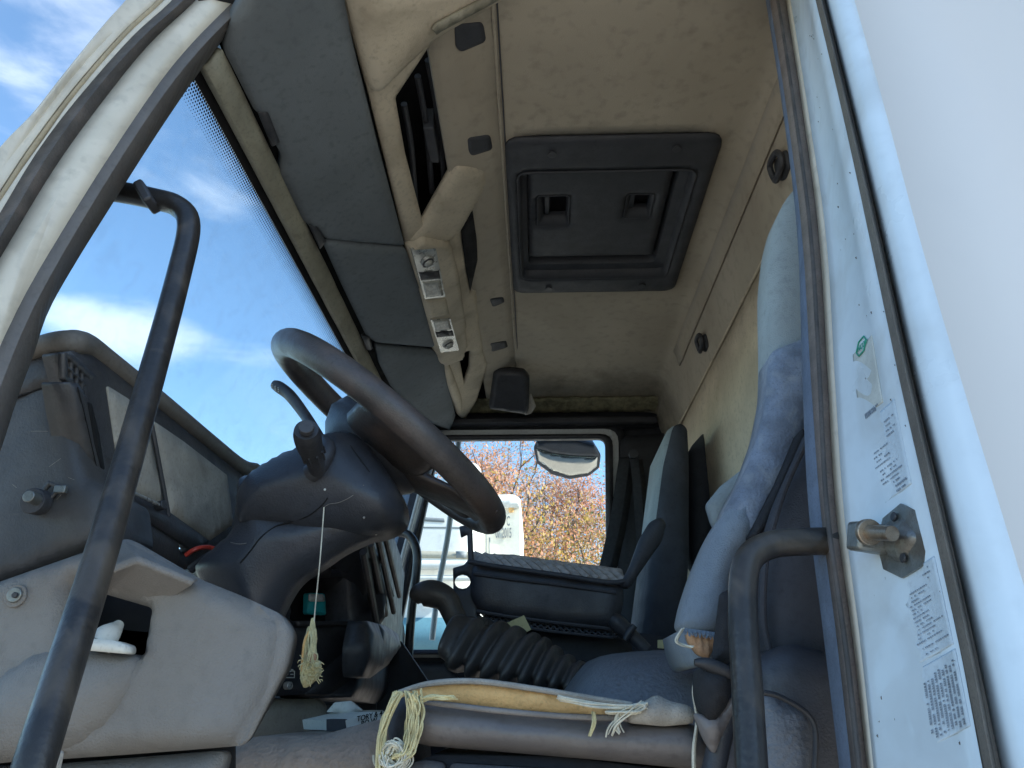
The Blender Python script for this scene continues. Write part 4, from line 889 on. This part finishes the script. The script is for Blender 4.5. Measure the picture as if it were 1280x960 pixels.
np2 = link('yellow_paper_scrap', relief([at(*p, Y=1.40) for p in ((822, 800), (838, 799), (851, 803), (850, 812), (822, 810))], PY(1.40), D=.001, R=.003, B=.002, res=.01, rnd=.001), 'yellowpaper', None, smooth=True); tag(np2, 'pale yellow paper scrap between handbrake and driver seat', 'paper')
# ================================================================== PASSENGER SEAT
ps = thing('truck_seat', at(830, 900, Y=2.0), 'far passenger seat with charcoal side and pale blue-grey front fabric', 'seat')
rel('backrest', [(842, 532), (852, 529), (859, 536), (861, 580), (861, 700), (852, 800), (846, 860), (800, 860), (804, 780), (814, 700), (830, 580)], 1.92, 'seatdark', ps, D=.012, R=.02, B=.30, DB=.02, res=.02, rnd=.012)
rel('front_fabric', [(832, 540), (843, 531), (845, 560), (834, 640), (822, 740), (812, 740), (820, 640)], 1.935, 'seatpale', ps, D=.004, R=.008, B=.30, DB=.01, res=.02, rnd=.01)
rel('seat_cushion', [(690, 800), (800, 790), (850, 800), (850, 900), (690, 900)], 1.9, 'seatdark', ps, D=.02, R=.04, B=.4, res=.03, rnd=.03)
rel('rear_shell', [(862, 560), (880, 540), (889, 575), (890, 660), (880, 720), (866, 700)], 2.1, 'seatdark', ps, D=.01, R=.02, B=.1, res=.02, rnd=.015)
sb_ = thing('seat_belt', at(790, 580, Y=2.5), 'black seat belt hanging from the far door pillar', 'seat belt')
for a, b, w in ((((787, 572), (783, 600), (776, 650), (762, 712)), 2.52, .036), (((797, 574), (801, 610), (806, 680), (812, 740)), 2.50, .026)):
    pts = [at(*p, Y=b) for p in catmull(list(a), 6)]
    solid(link('webbing', loft([[p+V((-w, 0, 0)) for p in pts], [p+V((0, -.008, 0)) for p in pts], [p+V((w*.6, .004, 0)) for p in pts]]), 'strap', sb_), .002)
disc('belt_guide', at(792, 568, Y=2.49), (0, 1, 0), .016, .02, 'hatch', sb_)
# ================================================================== DRIVER SEAT
ds = thing('truck_seat', at(760, 1000, Y=1.0), 'torn driver seat with exposed yellow foam, frayed threads and blue-grey backrest', 'seat')
SY = .84
cu = rel('cushion_side', [(512, 888), (530, 876), (560, 882), (640, 892), (760, 902), (860, 903), (880, 914), (890, 935), (890, 964), (760, 951), (640, 941), (530, 932), (512, 925)], SY, 'leather', ds, D=.025, R=.030, B=.05, res=.010, rnd=.012, label='brown-grey vinyl side of the seat cushion')
rel('foam', [(494, 868), (520, 858), (560, 852), (610, 854), (680, 864), (760, 876), (800, 882), (852, 884), (866, 900), (760, 900), (640, 892), (550, 882), (524, 880), (500, 900)], SY+.02, 'foam', cu, D=.012, R=.03, B=.30, res=.010, rnd=.004, hf=lambda w, d: .003*noise.noise(w*50), label='exposed yellow-orange foam')
tube('torn_hem', [at(498, 865, Y=SY+.01), at(540, 854, Y=SY+.012), at(600, 852, Y=SY+.012), at(680, 863, Y=SY+.012), at(740, 873, Y=SY+.01), at(790, 880, Y=SY+.0)], [.002, .003, .003, .003, .003, .002], 'torn', cu, 8)
tube('cushion_piping', [at(526, 878, Y=SY-.012), at(560, 881, Y=SY-.018), at(620, 888, Y=SY-.018), at(700, 895, Y=SY-.018), at(780, 898, Y=SY-.018), at(866, 902, Y=SY-.014)], [.0018, .0028, .0028, .0028, .0028, .0018], mat('grey_welt', (.24, .22, .21), .8, .2, 30, .4, 400), cu, 10)
rel('torn_flap', [(782, 890), (808, 876), (822, 868), (836, 876), (862, 882), (872, 893), (864, 905), (830, 908), (786, 904)], SY-.022, 'torn', cu, D=.008, R=.012, B=.02, res=.008, rnd=.004, hf=lambda w, d: .005*noise.noise(w*50))
rel('front_end', [(484, 915), (488, 892), (500, 872), (514, 868), (518, 890), (516, 925), (505, 934), (492, 938)], SY+.01, 'seatdark', cu, D=.02, R=.02, B=.30, res=.008, rnd=.008)
rel('seat_plinth', [(500, 962), (540, 944), (700, 946), (880, 968), (900, 1050), (490, 1050)], SY+.01, 'black', ds, D=.01, R=.012, B=.4, res=.02)
rel('plinth_trim', [(500, 958), (530, 950), (556, 954), (556, 972), (490, 975)], SY-.015, 'dash', ds, D=.006, R=.006, B=.02, res=.01)
rel('plinth_trim', [(562, 954), (720, 964), (720, 985), (562, 975)], SY-.015, 'dash', ds, D=.006, R=.006, B=.02, res=.01)
# frayed threads
rnd_ = random.Random(11)
def strands(ctrl, n, jit, yj, r=.0008):
    n = int(n*1.7)
    bm = bmesh.new()
    for _ in range(n):
        ox, oy = rnd_.gauss(0, jit), rnd_.gauss(0, jit*.5); yy = SY-.03+rnd_.uniform(-yj, yj); pts = []
        for (x, y) in ctrl: pts.append(at(x+ox+rnd_.gauss(0, jit*.45), y+oy+rnd_.gauss(0, jit*.45), Y=yy+rnd_.gauss(0, .003)))
        tube_bm(pts, r*rnd_.uniform(.7, 1.3), 5, 5, bm)
    return bm
link('frayed_threads', strands([(516, 868), (519, 885), (517, 905), (514, 925), (508, 940), (494, 946)], 46, 4.2, .012), 'thread', ds)
link('frayed_threads', strands([(498, 866), (490, 880), (482, 900), (476, 925), (474, 965)], 30, 2.4, .01), 'thread', ds)
link('frayed_threads', strands([(520, 880), (536, 872), (552, 872), (566, 872)], 14, 2, .004), 'thread', ds)
link('frayed_threads', strands([(484, 940), (492, 930), (502, 936), (505, 950), (494, 962), (482, 955), (480, 945)], 26, 4, .012), 'thread2', ds)
link('frayed_threads', strands([(700, 872), (740, 880), (780, 884), (806, 882), (800, 888), (760, 890)], 16, 2.2, .008), 'thread2', ds)
link('frayed_threads', strands([(806, 878), (790, 890), (770, 905), (762, 920)], 4, 2, .004), 'thread2', ds)
link('frayed_threads', strands([(800, 880), (775, 890), (772, 905), (776, 915)], 3, 2, .004), 'thread2', ds)
link('frayed_threads', strands([(742, 890), (743, 903), (738, 920)], 3, 1.2, .003), 'thread', ds)
link('frayed_threads', strands([(880, 840), (868, 860), (872, 900), (868, 940), (870, 1000)], 2, 1, .003, .0014), 'thread2', ds)
link('frayed_threads', strands([(854, 786), (846, 800), (852, 806), (866, 810)], 2, 1, .002, .001), 'thread2', ds)
# backrest
BKY = .86
rel('backrest_side', [(1012, 530), (985, 590), (962, 642), (950, 690), (946, 760), (950, 830), (1000, 850), (1090, 850), (1080, 640), (1060, 500)], BKY-.04, 'seatdark', ds, D=.02, R=.04, B=.28, res=.014, rnd=.02)
tube('backrest_piping', [at(1010, 548, Y=BKY-.062), at(985, 600, Y=BKY-.062), at(968, 650, Y=BKY-.064), at(957, 700, Y=BKY-.064), at(954, 770, Y=BKY-.062), at(962, 815, Y=BKY-.06)], .0035, 'seatdark', ds, 8)
rel('headrest', [(992, 236), (974, 262), (964, 300), (959, 350), (960, 400), (961, 440), (960, 490), (1000, 490), (1050, 480), (1050, 200)], BKY+.02, 'seatpale', ds, D=.014, R=.05, B=.05, DB=.02, res=.012, rnd=.02, label='pale blue-grey upper backrest')
rel('seat_cover', [(1003, 424), (962, 440), (960, 490), (950, 540), (932, 590), (905, 640), (935, 672), (950, 665), (975, 610), (1000, 548), (1060, 440), (1060, 400)], BKY, 'quilt', ds, D=.014, R=.05, B=.05, res=.010, rnd=.010, hf=lambda w, d: .003*noise.noise(w*45), label='patterned blue seat cover strip')
rel('cover_edge', [(1003, 534), (1008, 544), (985, 590), (958, 655), (946, 672), (940, 668), (975, 600)], BKY-.035, 'strap', ds, D=.006, R=.008, B=.03, res=.01, rnd=.004)
rel('side_bolster', [(932, 612), (906, 640), (888, 670), (868, 718), (856, 756), (851, 782), (866, 792), (890, 792), (904, 780), (908, 740), (918, 700), (942, 668), (944, 640)], BKY+.0, 'seatblue', ds, D=.018, R=.05, B=.05, DB=.015, res=.010, rnd=.016, label='faded blue side bolster')
rel('bolster_lower', [(852, 784), (862, 790), (895, 792), (905, 800), (890, 830), (868, 835), (858, 815)], BKY+.01, 'seatblue', ds, D=.015, R=.02, B=.14, res=.01, rnd=.008)
rel('exposed_lining', [(857, 788), (898, 792), (894, 806), (886, 824), (872, 818), (860, 802)], BKY-.008, 'orangefoam', ds, D=.006, R=.01, B=.01, res=.003, rnd=.004, hf=lambda w, d: .0016*math.sin(w.x*900), label='torn hole showing orange ribbed lining')
bm = bmesh.new()
for k in range(60):
    x = 852+k*.9; tube_bm([at(x, 785+(x-852)*.14, Y=BKY-.016), at(x+rnd_.uniform(-2, 2), 789+(x-852)*.14+rnd_.uniform(0, 5), Y=BKY-.022)], .0008, 4, 1, bm)
link('frayed_edge', bm, 'seatblue', ds)
rel('loose_flap', [(884, 628), (900, 608), (948, 571), (950, 590), (938, 606), (905, 645), (899, 662), (892, 654)], 1.06, 'seatpale', ds, D=.01, R=.03, B=.02, res=.01, rnd=.006, label='pale loose fabric flap behind the backrest')
disc('flap_button', at(946, 596, Y=1.035), (0, 1, 0), .010, .02, 'black', ds)
# belt and buckle between seat and handle
bk = thing('driver_seat_belt', at(890, 870, Y=.8), 'black belt strap and buckle beside the torn cushion', 'seat belt')
rel('strap', [(900, 742), (914, 735), (920, 790), (916, 828), (890, 826), (893, 800)], .79, 'strap', bk, D=.004, R=.01, B=.004, res=.01, rnd=.003)
rel('buckle', [(872, 838), (880, 830), (912, 832), (916, 860), (908, 885), (890, 905), (876, 890), (870, 865)], .775, 'strap', bk, D=.018, R=.025, B=.02, res=.008, rnd=.012)
tube('buckle_lever', [at(868, 828, Y=.765), at(884, 830, Y=.765), at(905, 838, Y=.765), at(922, 846, Y=.77)], [.003, .006, .006, .004], 'black', bk, 10)
rel('twisted_strap', [(866, 890), (890, 896), (906, 884), (915, 870), (922, 880), (900, 925), (893, 945), (880, 925)], .78, 'leather', bk, D=.008, R=.012, B=.008, res=.008, rnd=.006)
tube('adjuster_rod', [at(918, 868, Y=.80), at(905, 905, Y=.80), at(890, 970, Y=.80)], .011, 'column', bk, 12)
# lower plastic shield
rel('side_shield', [(948, 828), (966, 812), (988, 804), (1028, 814), (1090, 840), (1100, 1010), (948, 1010)], .76, 'column', ds, D=.012, R=.025, B=.05, res=.012, rnd=.015)
rel('shield_insert', [(952, 868), (966, 868), (1000, 886), (1014, 900), (1016, 925), (1010, 1010), (952, 1010)], .748, M['engine'], ds, D=.004, R=.008, B=.02, res=.0137, rnd=.010)
tube('shield_edge', [at(954, 866, Y=.738), at(972, 870, Y=.738), at(1000, 885, Y=.738), at(1016, 902, Y=.738), at(1020, 930, Y=.738), at(1016, 1000, Y=.738)], .0025, 'black', ds, 8)
# cardboard box on the floor shelf
cbx = thing('flat_carton', at(440, 905, Y=1.15), 'flat pale carton with black handwriting lying beside the driver seat', 'carton')
PLb = plane_v(at(432, 905, Y=1.12), at(478, 895, Y=1.16))
rel('carton_side', [(432, 901), (478, 890), (478, 906), (434, 914)], PLb, 'paper', cbx, D=0, R=.01, B=.12, res=.02, rnd=0, smooth=True)
rel('carton_end', [(408, 899), (431, 899), (433, 914), (408, 914)], 1.12, 'hatch', cbx, D=0, R=.01, B=.08, res=.02, rnd=0, smooth=True)
uu = (at(478, 890, pl=PLb)-at(432, 901, pl=PLb)).normalized(); 
rel('crumpled_paper', [(408, 890), (418, 878), (438, 876), (453, 888), (440, 892)], 1.22, 'paper', cbx, D=.004, R=.01, B=.01, res=.008, rnd=.002, hf=lambda w, d: .004*noise.noise(w*70))
PLb2 = shift(PLb, .002)
for s_, q, z in (('TORY & 47', (446, 902), .0095), ('BO W', (451, 908), .0095)):
    text_mesh(s_, at(*q, pl=PLb2), uu, V((0, 0, 1)), z, 'dark', 'handwriting', cbx)
rel('under_shelf', [(404, 893), (440, 888), (490, 888), (500, 915), (404, 918)], 1.28, 'insert', dsh, D=.0, R=.01, B=.1, res=.03)

# ================================================================== OUTSIDE
gr = link('ground', loft([[V((x, y, GZ)) for y in (-600, -20, 0, 20, 900)] for x in (-800, -20, 0, 20, 800)]), 'soil', None); tag(gr, kind='structure')
VY = 8.0
vt = thing('parked_truck', V((at(560, 700, Y=VY).x, VY, GZ)), 'white parked truck with a cream box body seen through the passenger window', 'truck')
def down(px, Y, z): return V((at(px, 800, Y=Y).x, Y, z))
vb_ = rel('body', [(380, 1000), (380, 640), (500, 626), (530, 612), (565, 590), (590, 577), (600, 583), (603, 600), (603, 1000)], VY, 'vwhite', vt, D=.10, R=.2, B=2.0, res=.15, rnd=.12)
rel('box_body', [(595, 628), (650, 628), (650, 1010), (595, 1010)], VY+.25, 'vcream', vt, D=.0, R=.05, B=2.2, res=.3, rnd=.02, smooth=True)
rel('roof_cap', [(590, 619), (643, 618), (651, 624), (651, 634), (590, 634)], VY+.2, 'vwhite', vt, D=.05, R=.06, B=2.3, res=.1, rnd=.06)
rel('clearance_lamp', [(636, 630), (642, 630), (642, 640), (636, 640)], VY+.22, 'foam', vt, D=.02, R=.02, B=.02, res=.05, rnd=.01)
rel('vent_slot', [(521, 646), (556, 648), (556, 653), (521, 651)], VY-.105, 'vgrey', vt, D=.01, R=.02, B=.02, res=.05, rnd=.01)
rel('body_line', [(510, 658), (602, 659), (602, 661), (510, 660)], VY-.103, 'vgrey', vt, D=.002, R=.02, B=.02, res=.05, rnd=0)
rel('body_strip', [(500, 688), (602, 690), (602, 699), (500, 697)], VY-.105, mat('tan_strip', (.45, .42, .34), .6, .1, 3, 0), vt, D=.01, R=.02, B=.02, res=.1, rnd=0)
rel('number_plate', [(570, 689), (583, 689), (583, 697), (570, 697)], VY-.13, 'vgrey', vt, D=.01, R=.02, B=.02, res=.1, rnd=0)
for yy, r in ((706, .05), (722, .03)): tube('side_rail', [at(380, yy, Y=VY-.2), at(603, yy+1, Y=VY-.2)], r, 'vwhite', vt, 10, 1)
for x in (505,): tube('side_cable', [at(505, 670, Y=VY-.2), at(505, 712, Y=VY-.2)], .012, 'vgrey', vt, 6, 1)
rel('lower_band', [(380, 772), (603, 772), (603, 815), (380, 815)], VY-.12, 'vblue', vt, D=.02, R=.05, B=.04, res=.2, rnd=0)
for px in ((607, 660, 617, 700), (611, 672, 613, 702)):
    x0, y0, x1, y1 = px; rel('hinge_mark', [(x0, y0), (x0+1.2, y0), (x0+1.2, y1), (x0, y1)], VY+.245, 'vgrey', vt, D=.002, R=.02, B=.01, res=.1, rnd=0)
for s_, q, z in (('C', (633, 657), .15), ('07 2015', (619, 672), .15)):
    text_mesh(s_, at(*q, Y=VY+.235), V((.8, 0, 0)), V((0, 0, 1)), z, M['vgrey'], 'lettering', vt, sx=.36)
for x in (-2.2, -1.0):
    w = tube('wheel', [V((x, VY-.05, GZ+.5)), V((x, VY+.3, GZ+.5))], .5, 'black', vt, 24, 1)
# grey mirror arm outside the passenger door
ar = tube('mirror_arm', [at(574, 545, Y=2.75), at(566, 620, Y=2.78), at(559, 675, Y=2.8), at(548, 735, Y=2.8), at(540, 800, Y=2.8)], .0105, 'arm', cab, 10, label='pale grey mirror arm outside the passenger door')
# trees
def tree(name, base, height, cw, mats, n, seed, label, sparse=1.0, leaf=.07, lean_=0):
    r = random.Random(seed); t = thing(name, base, label, 'tree', 'autumn trees beyond the parked truck'); bm = bmesh.new(); tips = []
    def branch(p, d, L, rad, lv):
        q = p; pts = [p]; dd = d
        for k in range(3):
            dd = (dd+V((r.gauss(0, .16), r.gauss(0, .16), r.gauss(0.04, .1)))).normalized(); q = q+dd*L/3; pts.append(q)
        tube_bm(pts, [rad, rad*.85, rad*.7, rad*.5], 6 if lv < 2 else 4, 2, bm)
        if lv >= 2: tips.extend([pts[2], pts[3]])
        if lv < 4:
            for k in range(r.choice((2, 3, 3)) if lv else 5):
                a = r.uniform(0, 2*math.pi); sp = r.uniform(.35, .85)
                o1 = dd.orthogonal().normalized(); o2 = dd.cross(o1)
                nd = (dd+(o1*math.cos(a)+o2*math.sin(a))*sp+V((0, 0, .15))).normalized()
                branch(pts[r.choice((2, 3, 3))] if lv else pts[r.choice((1, 2, 3))], nd, L*r.uniform(.55, .78), rad*.55, lv+1)
    branch(V(base), V((lean_, 0, 1)), height*.36, height*.022, 0)
    link('trunk', bm, 'bark', t)
    k = len(mats); bms = [bmesh.new() for _ in mats]
    for i in range(n):
        c = r.choice(tips); ci = int((noise.noise(c*.9+V((seed, 0, 0)))*1.2+.5)*k) % k
        if r.random() < .2: ci = r.randrange(k)
        p = c+V((r.gauss(0, .34), r.gauss(0, .34), r.gauss(0, .30)))*cw
        a = V((r.gauss(0, 1), r.gauss(0, 1), r.gauss(0, 1))).normalized(); b = a.orthogonal().normalized(); s_ = leaf*r.uniform(.5, 1.3)
        B = bms[ci]; B.faces.new([B.verts.new(p+a*s_), B.verts.new(p+b*s_*.55), B.verts.new(p-a*s_), B.verts.new(p-b*s_*.55)])
    for B, m_ in zip(bms, mats): link('crown', B, m_, t, smooth=False)
    return t
def tb(px, Y): return V((at(px, 800, Y=Y).x, Y, GZ))
tree('rust_tree', tb(640, 19), 9.5, 1.0, ['leaf_rust', 'leaf_brown'], 46000, 21, 'tall rust-red autumn tree behind the cream truck body', leaf=.036)
tree('bare_tree', tb(716, 17), 8.2, 1.0, ['leaf_brown', 'leaf_rust'], 9000, 5, 'thinly leaved brown tree under the kerb mirror', leaf=.036)
tree('yellow_tree', tb(728, 14.5), 6.6, 1.0, ['leaf_rust', 'leaf_yellow', 'leaf_brown', 'leaf_green', 'leaf_yellow'], 21000, 33, 'lower golden yellow tree at the right of the window', leaf=.036)
tree('golden_tree', tb(680, 15), 4.8, .9, ['leaf_rust', 'leaf_yellow', 'leaf_brown', 'leaf_rust'], 15000, 44, 'small orange-gold tree beside the cream truck body', leaf=.036)
tree('russet_tree', tb(560, 24), 10.0, 1.0, ['leaf_rust', 'leaf_brown'], 24000, 56, 'distant russet tree behind the white truck roof', leaf=.036)
tree('far_right_tree', tb(790, 20), 9.0, 1.0, ['leaf_brown', 'leaf_yellow'], 9000, 77, 'brownish tree half hidden by the window edge', leaf=.036)

# ================================================================== LIGHT
W = bpy.data.worlds.new('World'); S.world = W; W.use_nodes = True; nt = W.node_tree; N = nt.nodes; L = nt.links
bg = N['Background']; sky = N.new('ShaderNodeTexSky'); sky.sky_type = 'NISHITA'; sky.sun_disc = False
SD = V((.95, -.14, .55)).normalized()   # towards the sun
el = math.asin(SD.z); az = math.atan2(SD.x, SD.y)
sky.sun_elevation = el; sky.sun_rotation = az; sky.air_density = 1.0; sky.dust_density = .4; sky.ozone_density = 3
tc = N.new('ShaderNodeTexCoord')
def wmath(op, a, b=None):
    m = N.new('ShaderNodeMath'); m.operation = op
    for i, x in enumerate((a, b)):
        if x is None: continue
        if isinstance(x, (int, float)): m.inputs[i].default_value = x
        else: L.new(x, m.inputs[i])
    m.use_clamp = False; return m.outputs[0]
mp = N.new('ShaderNodeMapping'); mp.inputs['Scale'].default_value = (3.2, 3.2, 9.0); mp.inputs['Location'].default_value = (.35, .2, .0); L.new(tc.outputs['Generated'], mp.inputs[0])
nz = N.new('ShaderNodeTexNoise'); nz.inputs['Scale'].default_value = 1.7; nz.inputs['Detail'].default_value = 9; nz.inputs['Roughness'].default_value = .55; nz.inputs['Distortion'].default_value = .4; L.new(mp.outputs[0], nz.inputs['Vector'])
def blob(px, py, w, amp):
    d = (fw+rt*((px-640)/F)+up*((480-py)/F)).normalized()
    dp = N.new('ShaderNodeVectorMath'); dp.operation = 'SUBTRACT'; dp.inputs[1].default_value = d; L.new(tc.outputs['Generated'], dp.inputs[0])
    sc = N.new('ShaderNodeVectorMath'); sc.operation = 'MULTIPLY'; sc.inputs[1].default_value = (1/w[0], 1/w[0], 1/w[1]); L.new(dp.outputs[0], sc.inputs[0])
    ln = N.new('ShaderNodeVectorMath'); ln.operation = 'LENGTH'; L.new(sc.outputs[0], ln.inputs[0])
    r = N.new('ShaderNodeMapRange'); r.interpolation_type = 'SMOOTHSTEP'; r.inputs[1].default_value = 0; r.inputs[2].default_value = 1; r.inputs[3].default_value = amp; r.inputs[4].default_value = 0; L.new(ln.outputs['Value'], r.inputs[0]); return r.outputs[0]
tot = wmath('ADD', wmath('ADD', blob(130, 405, (.22, .045), .20), blob(250, 435, (.30, .050), .27)), wmath('ADD', blob(110, 25, (.30, .16), .25), blob(270, 225, (.16, .05), .10)))
val = wmath('ADD', nz.outputs[0], tot)
cr = N.new('ShaderNodeMapRange'); cr.interpolation_type = 'SMOOTHSTEP'; cr.inputs[1].default_value = .58; cr.inputs[2].default_value = 1.0; cr.inputs[3].default_value = 0; cr.inputs[4].default_value = .62; L.new(val, cr.inputs[0])
tn = N.new('ShaderNodeMix'); tn.data_type = 'RGBA'; tn.blend_type = 'MULTIPLY'; tn.inputs[0].default_value = 1; L.new(sky.outputs[0], tn.inputs[6]); tn.inputs[7].default_value = (.93, 1.03, 1.02, 1)
mx = N.new('ShaderNodeMix'); mx.data_type = 'RGBA'; L.new(cr.outputs[0], mx.inputs[0]); L.new(tn.outputs[2], mx.inputs[6]); mx.inputs[7].default_value = (4.6, 5.0, 5.5, 1)
L.new(mx.outputs[2], bg.inputs[0]); bg.inputs[1].default_value = .12
sl = bpy.data.lights.new('sun', 'SUN'); so = bpy.data.objects.new('sun', sl); COL.objects.link(so); sl.energy = 4; sl.angle = R_(.5); sl.color = (1, .94, .85)
so.rotation_euler = SD.to_track_quat('Z', 'Y').to_euler()
vs_ = S.view_settings; vs_.view_transform = 'Standard'; vs_.look = 'None'; vs_.gamma = 1; vs_.exposure = 1.5
S.render.engine = 'CYCLES'
S.cycles.max_bounces = 10; S.cycles.diffuse_bounces = 6; S.cycles.transparent_max_bounces = 16
